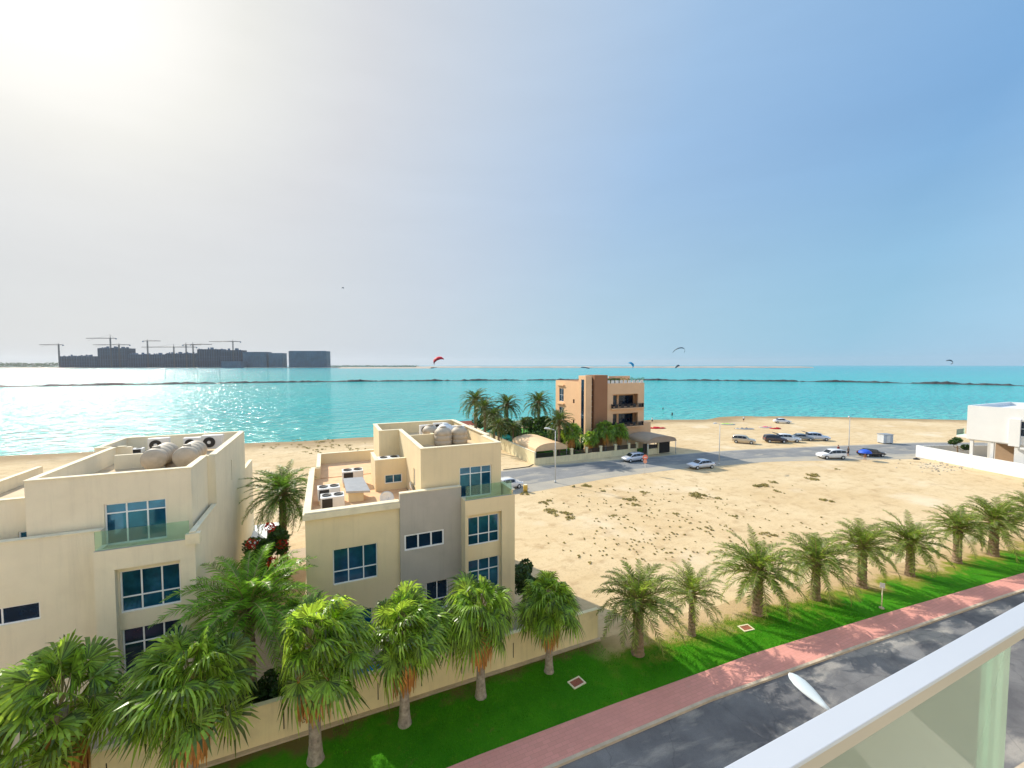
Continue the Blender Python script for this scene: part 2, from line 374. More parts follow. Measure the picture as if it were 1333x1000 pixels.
def window(parent, ax, p, sgn, a0, a1, z0, z1, cols, rows, gl='glass', fr='frame', fw_=.06, dep=.10):
    """frame + panes set `dep` behind the wall plane p (sgn=+1: interior lies at +)"""
    def bx(mb, A0, A1, d0, d1, Z0, Z1):
        q = sorted((p+sgn*d0, p+sgn*d1))
        if ax == 'y': mb.box(A0, A1, q[0], q[1], Z0, Z1)
        else: mb.box(q[0], q[1], A0, A1, Z0, Z1)
    mb = MB(); w = fw_
    bx(mb, a0, a0+w, dep, dep+.07, z0, z1); bx(mb, a1-w, a1, dep, dep+.07, z0, z1)
    bx(mb, a0+w, a1-w, dep, dep+.07, z0, z0+w); bx(mb, a0+w, a1-w, dep, dep+.07, z1-w, z1)
    for c in cols:
        x = a0+(a1-a0)*c; bx(mb, x-w/2, x+w/2, dep+.003, dep+.067, z0+w, z1-w)
    xs = [a0+w]+[a0+(a1-a0)*c for c in cols]+[a1-w]
    for r in rows:
        z = z0+(z1-z0)*r
        for k in range(len(xs)-1):
            bx(mb, xs[k]+(w/2 if k else 0), xs[k+1]-(w/2 if k < len(xs)-2 else 0), dep+.006, dep+.064, z-w/2, z+w/2)
    f = mb.build('window', fr, parent)
    g = MB(); bx(g, a0+.01, a1-.01, dep+.035, dep+.05, z0+.01, z1-.01); g.build('pane', gl, f)
    return f

# ------------------------------------------------------------------ ground, sea, roads
SHORE = [(-700, 150), (-250, 128), (-120, 119), (-58, 114.5), (-40, 112), (-20, 110.5), (9, 107.4), (25, 109), (60, 108), (97, 104.5), (112, 98), (122, 101), (133, 99), (151, 90), (187, 63.5), (230, 40), (300, 10), (420, -60), (700, -200)]
def shore(u):
    for (a, b), (c, d) in zip(SHORE, SHORE[1:]):
        if a <= u <= c: return b+(d-b)*(u-a)/(c-a)
    return 100
def ground():
    us = []; u = -700
    while u <= 700:
        us.append(u); u += 2.5 if -90 <= u < 240 else 20
    rows = []
    for u in us:
        s = shore(u)+1.2*noise.noise(Vector((u*.09, 0, 0)))+.6*noise.noise(Vector((u*.4, 3, 0)))
        row = []
        for d in (-600, -300, -160, -120, -90, -75, -60, -45, -32, -24, -18, -13, -10, -8, -6, -5, -4, -3, -2, -1, 0, 1.5, 4, 9, 25):
            y = s+d
            zz = 0.
            if d > -24:
                t = min(1, (d+24)/24.); zz = -.28*t*t if d < 0 else -.28-d*.05
                zz += .05*noise.noise(Vector((u*.15, y*.15, 0)))*(1 if d < 0 else 0)
            row.append((u, y, zz))
        rows.append(row)
    mb = MB(); mb.grid(rows); o = mb.build('ground', 'sand'); tag(o, kind='structure')
ground()
mb = MB()
rows = []
R_ = 12000
for i in range(2):
    pass
mb.face([(-R_, -R_, -.28), (R_, -R_, -.28), (R_, R_, -.28), (-R_, R_, -.28)])
tag(mb.build('sea', 'sea'), kind='structure')

def strip(name, m, near, far, z, th=0.):
    mb = MB(); n = len(near)
    if th:
        mb.grid([[(a[0], a[1], z-th) for a in near], [(a[0], a[1], z) for a in near], [(b[0], b[1], z) for b in far], [(b[0], b[1], z-th) for b in far]], smooth=False)
    else:
        mb.grid([[(a[0], a[1], z) for a in near], [(b[0], b[1], z) for b in far]], smooth=False)
    return tag(mb.build(name, m), kind='structure')
KERB = [(-60, 15.1), (8, 15.1), (18, 14.95), (28, 14.3), (46, 13.0), (70, 10.8), (120, 5.5)]
PINK = [(-60, 16.95), (6, 16.95), (13, 16.8), (23, 16.45), (35, 15.5), (53, 13.9), (75, 11.9), (120, 7.2)]
def pl(P, u):
    for (a, b), (c, d) in zip(P, P[1:]):
        if a <= u <= c: return b+(d-b)*(u-a)/(c-a)
US = [-60, -30, -10, 0, 6, 8, 13, 18, 23, 28, 35, 40, 46, 53, 60, 70, 90, 119]
kk = [(u, pl(KERB, u)) for u in US]; pk = [(u, pl(PINK, u)) for u in US]
strip('road', 'road', [(u, v-7.4) for u, v in kk], [(u, v) for u, v in kk], .008)
strip('kerb', 'kerb', kk, [(u, v+.16) for u, v in kk], .13, .13)
strip('sidewalk', 'pink', [(u, v+.162) for u, v in kk], pk, .122, .122)
strip('near_kerb', 'kerb', [(u, v-7.56) for u, v in kk], [(u, v-7.4) for u, v in kk], .13, .13)
strip('near_sidewalk', 'pink', [(u, v-12.5) for u, v in kk], [(u, v-7.562) for u, v in kk], .122, .122)
# lawn: gently undulating sheet from the paving edge to the wall / sand lot
def lawn():
    mb = MB(); rows = []
    u = -40
    while u < 110:
        v0 = pl(PINK, u)+.002
        v1 = 21.3 if u < 15.4 else 21.6-.085*max(0, u-22)
        if u > 15.4: v1 = max(v1, v0+1.5)
        rows.append([(u, v0+(v1-v0)*k/14, .10+.03*noise.noise(Vector((u*.3, k*.5, 0)))-(.115*(k/14)**3 if u > 15.4 else .03*(k/14))) for k in range(15)])
        u += .8
    mb.grid(rows); tag(mb.build('lawn', 'lawn'), kind='structure')
lawn()
# loose grass blades over the nearer turf (nobody could count them)
def turf():
    mb = MB(); r = random.Random(3)
    for _ in range(42000):
        u = r.uniform(0, 34); v0 = pl(PINK, u)
        v = r.uniform(v0+.03, 21.1 if u < 15.4 else 19.3-.085*max(0, u-22)+r.uniform(-.3, .9))
        h = r.uniform(.03, .08); a = r.uniform(0, PI); c, s_ = math.cos(a)*.012, math.sin(a)*.012
        lx, ly = r.uniform(-.03, .03), r.uniform(-.03, .03)
        mb.face([(u-c, v-s_, .08), (u+c, v+s_, .08), (u+lx, v+ly, .1+h)])
    tag(mb.build('grass', 'blade'), 'short bright green lawn grass between the wall and the pink pavement', 'grass', kind='stuff')
M['blade'] = mat('grass_blade', (.06, .27, .008), .7, .3, .8, island=.4, trans=.3, tcol=(.12, .42, .01), spec=.2)
turf()

# beach road
RN = [(14, 51.5), (25, 51.2), (41, 52.9), (53, 52.6), (73.5, 49.9), (91.6, 43.6), (103, 39.5), (130, 28), (180, 5)]
RF = [(14, 62.5), (33, 63.6), (53, 61.6), (71, 60.2), (80, 58.6), (93.6, 55.4), (109, 51.5), (121, 48.8), (150, 36), (200, 12)]
def resample(P, n):
    out = []
    tot = sum(math.dist(a, b) for a, b in zip(P, P[1:])); 
    for k in range(n):
        d = tot*k/(n-1)
        for a, b in zip(P, P[1:]):
            l = math.dist(a, b)
            if d <= l+1e-6: t = d/l; out.append((a[0]+(b[0]-a[0])*t, a[1]+(b[1]-a[1])*t)); break
            d -= l
    return out
rn = resample(RN, 40); rf = resample(RF, 40)
def lerp2(a, b, t): return (a[0]+(b[0]-a[0])*t, a[1]+(b[1]-a[1])*t)
strip('beach_road_shoulder', 'shoulder', [lerp2(a, b, -.04) for a, b in zip(rn, rf)], [lerp2(a, b, 1.0) for a, b in zip(rn, rf)], .006)
strip('beach_road', 'road2', [lerp2(a, b, .26) for a, b in zip(rn, rf)], [lerp2(a, b, .93) for a, b in zip(rn, rf)], .012)
# villa yards
mb = MB(); mb.face([(-34, 21.62, .006), (11.8, 21.62, .006), (11.8, 44, .006), (-34, 44, .006)]); tag(mb.build('yard', 'yard'), kind='structure')
mb = MB(); mb.face([(33.4, 65, .006), (62, 65, .006), (62, 104, .006), (33.4, 104, .006)]); tag(mb.build('garden_lawn', 'garden'), kind='structure')

# ------------------------------------------------------------------ villas
def villa(du, label, grey, q):
    D0, DW, GW, BW, BL = q['D0'], q['DW'], q['GW'], q['BW'], q['BL']
    o = thing('villa', label, 'house', (3+du, 32, 0), 'cream villas behind the street wall')
    X = lambda *a: [q+du for q in a]
    w = MB()
    sm = 'plaster' if not grey else 'plaster'
    def py(p, t, a0, a1, z0, z1, holes=()): panel(w, 'y', p, t, a0+du, a1+du, z0, z1, [(h[0]+du, h[1]+du, h[2], h[3]) for h in holes])
    def px(p, t, a0, a1, z0, z1, holes=()): panel(w, 'x', p+du, t, a0, a1, z0, z1, holes)
    # block A
    A = [] if not grey else [(.18, 2.63, 4.78, 6.88), (.5, 2.3, .9, 3.0)]
    py(25.7, .3, -1.2, 3.95, 0, 9.2, A)
    px(-1.2, .25, 26.0, 37, 0, 9.2, [(30.2, 31.6, .1, 2.6)]); py(36.75, .25, -.95, -.55, 0, 9.2); px(-.8, .25, 37, 42.3, 0, 9.2); py(42.3, .25, -.8, 5, 0, 9.2)
    # bay C (bay front has a tall recess with the windows set back in it)
    py(24.7, .3, BL, 11.2, 0, 9.0, [(BW[0]-.06, BW[1]+.08, .4, 8.05)])
    py(25.0, .25, BW[0]-.06, BW[1]+.08, .4, 8.05, [(*BW, 5.8 if not grey else 5.95, 7.8), (*BW, 2.6, 5.0)])
    px(BL, .2, 25.0, 25.6, 0, 9.0)
    px(11.0, .2, 25.0, 29.3, 0, 9.3); px(11.0, .2, 29.3, 38.6, 0, 12.2, [(33.6, 33.85, 9.6, 11.0)])
    px(11.0, .2, 38.9, 42.3, 0, 9.2)
    # block D, the roof storey
    py(26.1, .25, D0, 10.8, 8.4, 12.2, [(*DW, 8.75, 10.78)])
    px(D0, .25, 26.35, 34.6, 8.4, 12.2, [(28.0, 28.5, 9.3, 10.5)] if grey else [])
    px(10.55, .25, 26.35, 29.3, 8.4, 12.2); py(29.3, .25, 10.55, 11.0, 8.4, 12.2)
    py(34.6, .25, 3.8, 5.6, 8.4, 12.2); px(3.8, .25, 34.85, 38.6, 8.4, 12.2); py(38.6, .3, 3.8, 11.2, 0, 12.2)
    py(32.2, .2, 5.6, 7.7, 11.2, 12.1); px(7.5, .2, 32.4, 35.2, 11.2, 12.1)
    # tower E with a small window
    if grey: py(31.4, .2, 3.15, 5.35, 8.3, 10.55, [(3.8, 5.05, 8.8, 9.45)]); px(3.15, .2, 31.6, 34.6, 8.3, 10.55)
    else: py(26.6, .2, 1.2, D0, 8.3, 11.3, [(4.1, 4.45, 9.2, 9.8)]); px(1.2, .2, 26.8, 34.6, 8.3, 11.3)
    w.build('wall', 'plaster' if grey else 'plaster_pale', o)
    # block B, the slab that comes forward between
    wb = MB(); w = wb
    def top(u0, u1, z): pass
    py(25.55, .3, 3.95, BL, 0, 9.68, [(*GW, 6.14, 7.12)]+([(5.5, 6.9, 2.0, 3.85)] if grey else [])) if grey else py(25.55, .3, 1.0, BL, 0, 9.68, [(*GW, 6.0, 6.8)])
    wb.build('wall', 'grey_plaster' if grey else 'plaster_pale', o)
    # roofs
    r = MB()
    r.box(-.95+du, 5.35+du, 26.0, 36.7, 8.1, 8.32); r.box(-.55+du, 5.0+du, 37.01, 42.29, 8.0, 8.3)
    r.box(BL+.21+du, 10.99+du, 25.26, 26.09, 8.3, 8.62); r.box(3.96+du, BL+.2+du, 25.86, 26.09, 8.3, 8.62)
    tr = r.build('terrace', 'terrace', o)
    r = MB(); r.box(D0+.26+du, 10.54+du, 26.36, 29.3, 11.0, 11.25); r.box(D0+.26+du, 10.99+du, 29.56, 38.59, 11.0, 11.246); r.box(4.06+du, 5.6+du, 34.86, 38.59, 11.0, 11.24)
    if grey: r.box(3.36+du, 5.34+du, 31.61, 34.59, 9.5, 9.75)
    else: r.box(1.41+du, D0+du-.01, 26.81, 34.59, 10.4, 10.7)
    r.build('roof', 'roof', o)
    # caps: thin slabs a little wider than the parapets
    c = MB(); e = .03
    def cap(x0, x1, y0, y1, z): c.box(x0+du-e, x1+du+e, y0-e, y1+e, z+.001, z+.06)
    cap(-1.2, 3.9, 25.6, 26.0, 9.2); cap(-1.2, -.95, 26.05, 36.9, 9.2); cap(-.8, -.55, 37.0, 42.2, 9.2); cap(-.8, 4.9, 42.3, 42.55, 9.2)
    cap(11.0, 11.2, 24.75, 29.2, 9.3); cap(3.98 if grey else 1.03, BL-.03, 25.55, 25.85, 9.68)
    cap(D0, 10.8, 26.1, 26.35, 12.2); cap(D0, D0+.25, 26.42, 34.8, 12.2); cap(10.55, 10.8, 26.42, 29.2, 12.2); cap(10.9, 11.2, 29.4, 38.5, 12.2); cap(3.8, 11.1, 38.6, 38.9, 12.2); cap(3.8, 5.3, 34.6, 34.8, 12.2); cap(3.8, 4.05, 34.9, 38.5, 12.2)
    if grey: cap(3.15, 5.3, 31.4, 31.6, 10.55); cap(3.15, 3.35, 31.7, 34.5, 10.55)
    else: cap(1.2, D0-.05, 26.6, 26.8, 11.3); cap(1.2, 1.4, 26.9, 34.5, 11.3)
    cap(11.0, 11.2, 39.0, 42.2, 9.2)
    c.build('parapet_cap', 'cap', o)
    if grey:
        c = MB(); c.box(-1.32+du, 3.96+du, 25.52, 25.698, 8.85, 9.19); c.box(-1.32+du, -1.202+du, 25.7, 36.9, 8.85, 9.19)
        c.box(5.4+du, 7.79+du, 25.45, 25.548, 5.98, 6.1) if False else None
        c.build('cornice', 'cap', o)
        window(o, 'y', 25.7, 1, .18+du, 2.63+du, 4.78, 6.88, (.34, .68), (.36,))
        window(o, 'y', 25.7, 1, .5+du, 2.3+du, .9, 3.0, (.5,), ())
    else:
        c = MB(); c.box(10.98+du-.14, 11.42+du, 24.62, 24.98, 8.75, 9.28); c.build('parapet_block', 'cap', o)
    if grey:
        window(o, 'y', 25.55, 1, 4.2+du, 6.65+du, 6.14, 7.12, (.34, .67), (), 'glass_dark', fw_=.09, dep=.02)
        window(o, 'y', 25.55, 1, 5.5+du, 6.9+du, 2.0, 3.85, (.5,), (.35,), 'glass_dark')
    else: window(o, 'y', 25.55, 1, GW[0]+du, GW[1]+du, 6.0, 6.8, (.5,), (), 'glass_dark', dep=.06)
    window(o, 'y', 25.0, 1, BW[0]+du, BW[1]+du, 5.8 if not grey else 5.95, 7.8, (.34, .68), (.36,), dep=.08)
    window(o, 'y', 25.0, 1, BW[0]+du, BW[1]+du, 2.6, 5.0, (.34, .68), (.68,), 'glass_dark' if not grey else 'glass', dep=.08)
    window(o, 'y', 26.1, 1, DW[0]+du, DW[1]+du, 8.75, 10.78, (.34, .68), (.76,))
    if grey: window(o, 'y', 31.4, 1, 3.8+du, 5.05+du, 8.8, 9.45, (.5,), (), dep=.05)
    else: window(o, 'y', 26.6, 1, 4.1+du, 4.45+du, 9.2, 9.8, (), (), dep=.05)
    window(o, 'x', 11.2+du, -1, 33.6, 33.85, 9.6, 11.0, (), (), dep=.06, fw_=.03)
    if grey: window(o, 'x', 5.35+du, 1, 28.0, 28.5, 9.3, 10.5, (), (), dep=.06, fw_=.04)
    d = MB(); d.box(-1.1+du, -1.04+du, 30.2, 31.6, .1, 2.6); d.build('door', 'dark', o)
    # glass balustrade along the balcony front
    g = MB(); g.box(BL+.06+du, 10.98+du, 24.74, 24.762, 9.02, 9.92); b = g.build('balustrade', 'greenglass', o)
    g = MB(); g.box(BL+.02+du, 10.98+du, 24.71, 24.79, 9.003, 9.03)
    g.build('balustrade_rail', 'metal', b)
    return o
V2 = villa(0, 'cream and grey flat-roofed villa with air conditioners on its open terrace, nearest the middle', True, dict(D0=5.35, DW=(7.88, 10.11), GW=(4.2, 6.65), BW=(8.06, 10.2), BL=7.8))
V1 = villa(-17.2, 'plain beige flat-roofed villa at the left edge with two long tanks in its roof', False, dict(D0=4.63, DW=(7.34, 9.73), GW=(2.7, 5.2), BW=(8.2, 10.5), BL=7.42))

# rooftop machinery
def ac(kind, label, loc, rz, s=1.):
    o = thing('air_conditioner', label, 'air conditioner', loc, 'air conditioning units on the villa roofs', False, rz)
    b = MB()
    if kind == 'big':      # top-blowing twin fan package unit
        b.box(-.65, .65, -.5, .5, .25, 1.0); b.build('casing', 'offwhite', o, .02)
        l = MB(); l.box(-.56, -.0, -.515, -.502, .32, .93); l.build('grille', 'dark', o)
        for x in (-.32, .32): MB().lathe([(.24, 0), (.27, .05), (.22, .05), (.2, .01)], 14, (x, 0, 1.0)).build('fan_guard', 'dark', o)
        for x in (-.6, .48):
            for y in (-.48, .36): MB().box(x, x+.12, y, y+.12, 0, .25).build('foot', 'plaster', o)
    elif kind == 'side':   # side-blowing split outdoor unit
        b.box(-.48, .48, -.18, .18, .12, .85); b.build('casing', 'offwhite', o, .02)
        f = MB(); f.mi = 0
        f.tube([(-.12, -.182, .48), (-.12, -.21, .48)], [.28, .28], 18); f.build('fan_guard', 'dark', o)
        h = MB(); h.tube([(-.12, -.208, .48), (-.12, -.225, .48)], [.09, .08], 12); h.build('fan_hub', 'offwhite', o)
        for x in (-.42, .34): MB().box(x, x+.08, -.16, .16, 0, .12).build('foot', 'metal', o)
    elif kind == 'low':    # low wide twin fan unit
        b.box(-.95, .95, -.6, .6, .2, .8); b.build('casing', 'white', o, .02)
        for x in (-.45, .45): MB().lathe([(.30, 0), (.34, .05), (.27, .05), (.25, .01)], 16, (x, 0, .8)).build('fan_guard', 'dark', o)
        l = MB(); l.box(-.85, .85, -.612, -.602, .26, .74); l.build('grille', 'dark', o)
        for x in (-.8, .65): MB().box(x, x+.15, -.5, .5, 0, .2).build('foot', 'metal', o)
    o.scale = (s,)*3
    return o
def P3(x, y, z): a = G(x, y, z); return (a[0], a[1], z)
ac('big', 'white box air conditioner with dark side grille, nearest the front parapet of the terrace', (.25, 28.2, 8.32), 0, 1.05)
ac('big', 'grey-topped air conditioner behind the front one by the left parapet of the terrace', (.05, 30.3, 8.32), .04, 1.05)
ac('big', 'dark-grilled air conditioner farthest back on the open terrace beyond the duct box', (1.75, 34.0, 8.32), 0, 1.15)
ac('low', 'wide white twin-fan air conditioner in the roof well above the small yellow tower', (4.3, 32.9, 9.75), 0, .85)
ac('side', 'small outdoor unit left of the round tanks on the middle villa roof', (8.0, 36.8, 11.25), .1, 1.1)
ac('side', 'small outdoor unit behind the round tanks on the middle villa roof', (9.4, 37.6, 11.25), -.1, 1.1)
ac('side', 'small outdoor unit right of the round tanks against the right parapet', (10.3, 34.6, 11.25), -.3, 1.2)
ac('side', 'outdoor unit with round fan, leftmost behind the long tanks on the left villa', (-10.9, 37.2, 11.25), .05, 1.25)
ac('side', 'outdoor unit with round fan, second behind the long tanks on the left villa', (-9.0, 37.4, 11.25), 0, 1.1)
ac('side', 'outdoor unit with round fan, close to the back right corner of the left villa roof', (-7.6, 36.6, 11.25), -.1, 1.35)
ac('low', 'flat white unit behind the inner wall on the left villa roof', (-12.3, 37.3, 11.25), 0, .5)
def duct():
    o = thing('duct_box', 'grey sheet-metal duct box with sloping top beside the terrace air conditioners', 'duct', (1.75, 30.5, 8.32))
    b = MB(); b.box(1.25, 2.2, 29.6, 31.2, 8.32, 9.0); b.build('plinth', 'plaster', o)
    b = MB(); p = [(1.1, 29.4, 9.15), (2.6, 29.3, 9.05), (2.3, 31.6, 9.45), (1.0, 31.5, 9.5)]
    b.face(p); b.face([(x, y, z-.14) for x, y, z in reversed(p)])
    for k in range(4):
        a, c = p[k], p[(k+1) % 4]; b.face([(a[0], a[1], a[2]-.14), (c[0], c[1], c[2]-.14), c, a])
    b.build('cover', 'metal', o)
duct()
def hatch(label, x, y, z):
    o = thing('roof_hatch', label, 'roof hatch', (x, y, z), None, False)
    b = MB(); b.box(-.4, .4, -.3, .3, 0, .25); b.build('curb', 'plaster', o)
    b = MB(); b.box(-.46, .46, -.36, .36, .252, .33); b.build('cover', 'white', o, .02)
hatch('small white roof hatch by the left inner wall of the middle villa roof', 6.5, 29.2, 11.25)
hatch('white roof hatch at the front left of the left villa roof', -10.9, 28.6, 11.25)
hatch('small white hatch behind the tower on the middle villa roof', 4.8, 36.2, 11.25)
def tank(kind, label, x, y, z, rz=0, s=1.):
    o = thing('water_tank', label, 'water tank', (x, y, z), 'water tanks on the villa roofs', False, rz)
    b = MB()
    if kind == 'long':
        rows = []
        prof = [(0, .05), (.06, .35), (.16, .52)]
        y0 = .2
        for k in range(4):
            prof += [(y0, .60), (y0+.06, .62), (y0+.5, .62), (y0+.56, .60), (y0+.6, .55)]; y0 += .66
        prof += [(y0, .5), (y0+.1, .33), (y0+.14, .05)]
        for yy, r in prof: rows.append([(r*math.cos(2*PI*j/24), yy, .68+r*math.sin(2*PI*j/24)) for j in range(24)])
        b.grid(rows, True, True, True); b.build('shell', 'tank', o)
        c = MB(); c.lathe([(.2, 0), (.2, .09), (.05, .11)], 14, (0, .8, 1.28)); c.build('lid', 'tank', o)
        for yy in (.5, 2.2): MB().box(-.45, .45, yy, yy+.15, 0, .2).build('cradle', 'metal', o)
    else:
        b.lathe([(.5, 0), (.56, .05), (.56, .3), (.53, .33), (.56, .36), (.56, .62), (.53, .65), (.56, .68), (.54, .9), (.38, 1.08), (.2, 1.14)], 24)
        b.build('shell', 'tank' if kind == 'round' else 'white', o)
        c = MB(); c.lathe([(.2, 1.13), (.21, 1.2), (.1, 1.23)], 16); c.build('lid', 'tank' if kind == 'round' else 'white', o)
    o.scale = (s,)*3
tank('long', 'long ribbed tan tank, left of the pair behind the front parapet of the left villa', -9.35, 30.6, 11.25)
tank('long', 'long ribbed tan tank, right of the pair behind the front parapet of the left villa', -7.85, 30.6, 11.25)
tank('round', 'round tan water tank, rear left of the cluster on the middle villa roof', 7.7, 33.6, 11.25, 0, 1.15)
tank('round', 'round tan water tank, front left of the cluster on the middle villa roof', 8.3, 31.9, 11.25, 0, 1.2)
tank('round', 'round tan water tank, front right of the cluster on the middle villa roof', 9.65, 32.0, 11.25, 0, 1.15)
tank('white', 'bright white round water tank at the back of the cluster on the middle villa roof', 8.95, 33.6, 11.25, 0, 1.2)
def dish(label, x, y, z, rz):
    o = thing('satellite_dish', label, 'satellite dish', (x, y, z), None, False, rz)
    b = MB(); b.tube([(0, 0, 0), (0, 0, .75)], [.03, .03], 8); b.build('mast', 'metal', o)
    b = MB(); T = Matrix.Translation((0, -.1, .8)) @ Matrix.Rotation(R(62), 4, 'X')
    rows = []
    for k in range(6):
        r = .45*k/5+.001; rows.append([tuple(T @ Vector((r*math.cos(2*PI*j/20), r*math.sin(2*PI*j/20), .42*r*r/.45))) for j in range(20)])
    for k in reversed(range(6)):
        r = .45*k/5+.001; rows.append([tuple(T @ Vector((r*math.cos(2*PI*j/20), r*math.sin(2*PI*j/20), .42*r*r/.45-.02))) for j in range(20)])
    b.grid(rows, True); b.build('reflector', 'offwhite', o)
    b = MB(); b.tube([tuple(T @ Vector((0, -.4, .0))), tuple(T @ Vector((0, 0, .5)))], [.012, .012], 6); b.build('feed_arm', 'metal', o)
dish('grey satellite dish on the terrace behind the front parapet cornice', 3.3, 26.9, 8.32, R(10))
dish('satellite dish seen edge-on beside the small tower window', 5.05, 28.4, 8.32, R(70))

# boundary wall along the street
def street_wall():
    o = thing('boundary_wall', 'long low cream wall with dark vertical slots behind the fan palms', 'wall', (0, 21.4, 0))
    holes = [(u, u+.05, .55, 1.45) for u in (-18.9, -16.8, -14.7, -12.6, -10.5, -8.4, -6.3, -4.2, -2.1, 0., 2.1, 4.3, 6.5, 9.6, 11.7, 13.8)]
    w = MB(); panel(w, 'y', 21.42, .06, -34, 15.5, 0, 1.97, holes); w.box(-34, 15.5, 21.482, 21.62, 0, 1.97)
    w.build('wall', 'plaster_wall', o)
    c = MB(); c.box(-34.05, 15.55, 21.39, 21.65, 1.971, 2.02); c.build('coping', 'plaster_wall', o)
    for h_ in holes: MB().box(h_[0]+.002, h_[1]-.002, 21.44, 21.479, h_[2]+.002, h_[3]-.002).build('slot_shade', 'dark', o)  # dark filler painted in place of shade inside the slots
    g = MB()
    for st_ in (((392, 921), (392.5, 927), (394, 929.5), (396.5, 929)), ((400.5, 925), (399.5, 930), (396.5, 934)), ((394.5, 935.5), (397.5, 936.5), (396.5, 940), (393.8, 940.5), (394.5, 937.5))):
        g.tube([(V(a_, b_, 21.415)[0], 21.413, V(a_, b_, 21.415)[1]) for a_, b_ in st_], [.018]*len(st_), 5)
    g.build('graffiti', 'dark', o)
    c = MB(); c.box(-34.05, 15.6, 21.22, 21.419, .0, .16); c.build('plinth', 'kerb', o)
street_wall()
mb = MB(); mb.box(1.2, 6.6, 22.3, 24.3, .006, .32)
pw = thing('swimming_pool', 'narrow blue pool with tiled edge just behind the street wall', 'pool', (3.9, 23.3, 0))
r = MB()
r.box(1.0, 6.8, 22.0, 22.3, .007, .5); r.box(1.0, 6.8, 24.3, 24.6, .007, .5); r.box(1.0, 1.3, 22.3, 24.3, .007, .5); r.box(6.5, 6.8, 22.3, 24.3, .007, .5)
r.build('pool_edge', 'yard', pw); r = MB(); r.box(1.3, 6.5, 22.3, 24.3, .01, .42); r.build('pool_water', 'pool', pw)

# ------------------------------------------------------------------ palms
def frond_pts(L, az, el, droop, n=10, twist=0.):
    p = Vector((0, 0, 0)); pts = [p.copy()]; e = el
    for k in range(n):
        e -= droop*(.35+1.3*k/n)/n
        a = az+twist*(k/n)
        d = Vector((math.cos(e)*math.cos(a), math.cos(e)*math.sin(a), math.sin(e)))
        p = p+d*(L/n); pts.append(p.copy())
    return pts
def date_crown(seed, n=54, L=2.9, pairs=34, el0=80, el1=-38, wind=(.0, .0), base_z=0., wid=.036):
    mb = MB(); rs = MB(); r = random.Random(seed)
    for i in range(n):
        t = (i+.5)/n
        el = R(el0+(el1-el0)*t**1.05)+r.uniform(-.12, .12); az = i*2.39996+r.uniform(-.25, .25)
        l = L*r.uniform(.85, 1.08)*(1-.18*(1-t))
        pts = frond_pts(l, az, el, R(75)*r.uniform(.75, 1.25), 10, r.uniform(-.25, .25))
        o0 = Vector((math.cos(az)*.12, math.sin(az)*.12, base_z-.35*t))
        q = []
        for k, p in enumerate(pts):
            s = (k/10)**2*l; q.append(p+o0+Vector((wind[0]*s, wind[1]*s, 0)))
        rs.tube(q, [.035*(1-k/10.5)+.006 for k in range(11)], 4, False)
        for j in range(pairs):
            f = .12+.88*(j+.5)/pairs; k = min(int(f*10), 9); u = f*10-k
            c = q[k].lerp(q[k+1], u); d = (q[k+1]-q[k]).normalized()
            side = d.cross(Vector((0, 0, 1)))
            if side.length < .1: side = Vector((math.sin(az), -math.cos(az), 0))
            side.normalize(); up = side.cross(d)
            ll = .52*(l/2.9)*math.sin(PI*min(1, .18+.80*f))**.7*r.uniform(.8, 1.15)
            for sg in (-1, 1):
                dv = (side*sg*.75+d*.65+up*r.uniform(.0, .45)+Vector((0, 0, -.12))).normalized()
                dv = (dv+Vector((r.uniform(-.12, .12), r.uniform(-.12, .12), r.uniform(-.12, .12))))
                m_ = c+dv*ll*.55; e_ = c+dv*ll+Vector((wind[0]*.3, wind[1]*.3, -.10*ll))
                wv = d*wid
                mb.face([c-wv*.5, c+wv*.5, m_+wv*.5, e_, m_-wv*.5])
    return mb, rs
def date_trunk(h, r0=.24, r1=.20, seed=0, lean=(0, 0)):
    mb = MB(); r = random.Random(seed); rows = []; n = 18
    N = int(h/.14)
    for k in range(N+1):
        z = h*k/N; rr = r0+(r1-r0)*k/N+(.10*math.exp(-z*3.5))+(.025 if k % 2 else -.015)
        rows.append([((rr*(1+.10*r.uniform(-1, 1)))*math.cos(2*PI*(j+.5*(k % 2))/n)+lean[0]*(z/h)**2, rr*math.sin(2*PI*(j+.5*(k % 2))/n)+lean[1]*(z/h)**2, z-.05) for j in range(n)])
    mb.grid(rows, True, False, True)
    for i in range(46):        # cut leaf bases near the head
        z = h-.75+.8*(i/46); a = i*2.4; c, s = math.cos(a), math.sin(a); x, y = lean
        mb.tube([(c*r1*.8+x, s*r1*.8+y, z-.08), (c*(r1+.13)+x, s*(r1+.13)+y, z+.08)], [.05, .03], 5)
    return mb
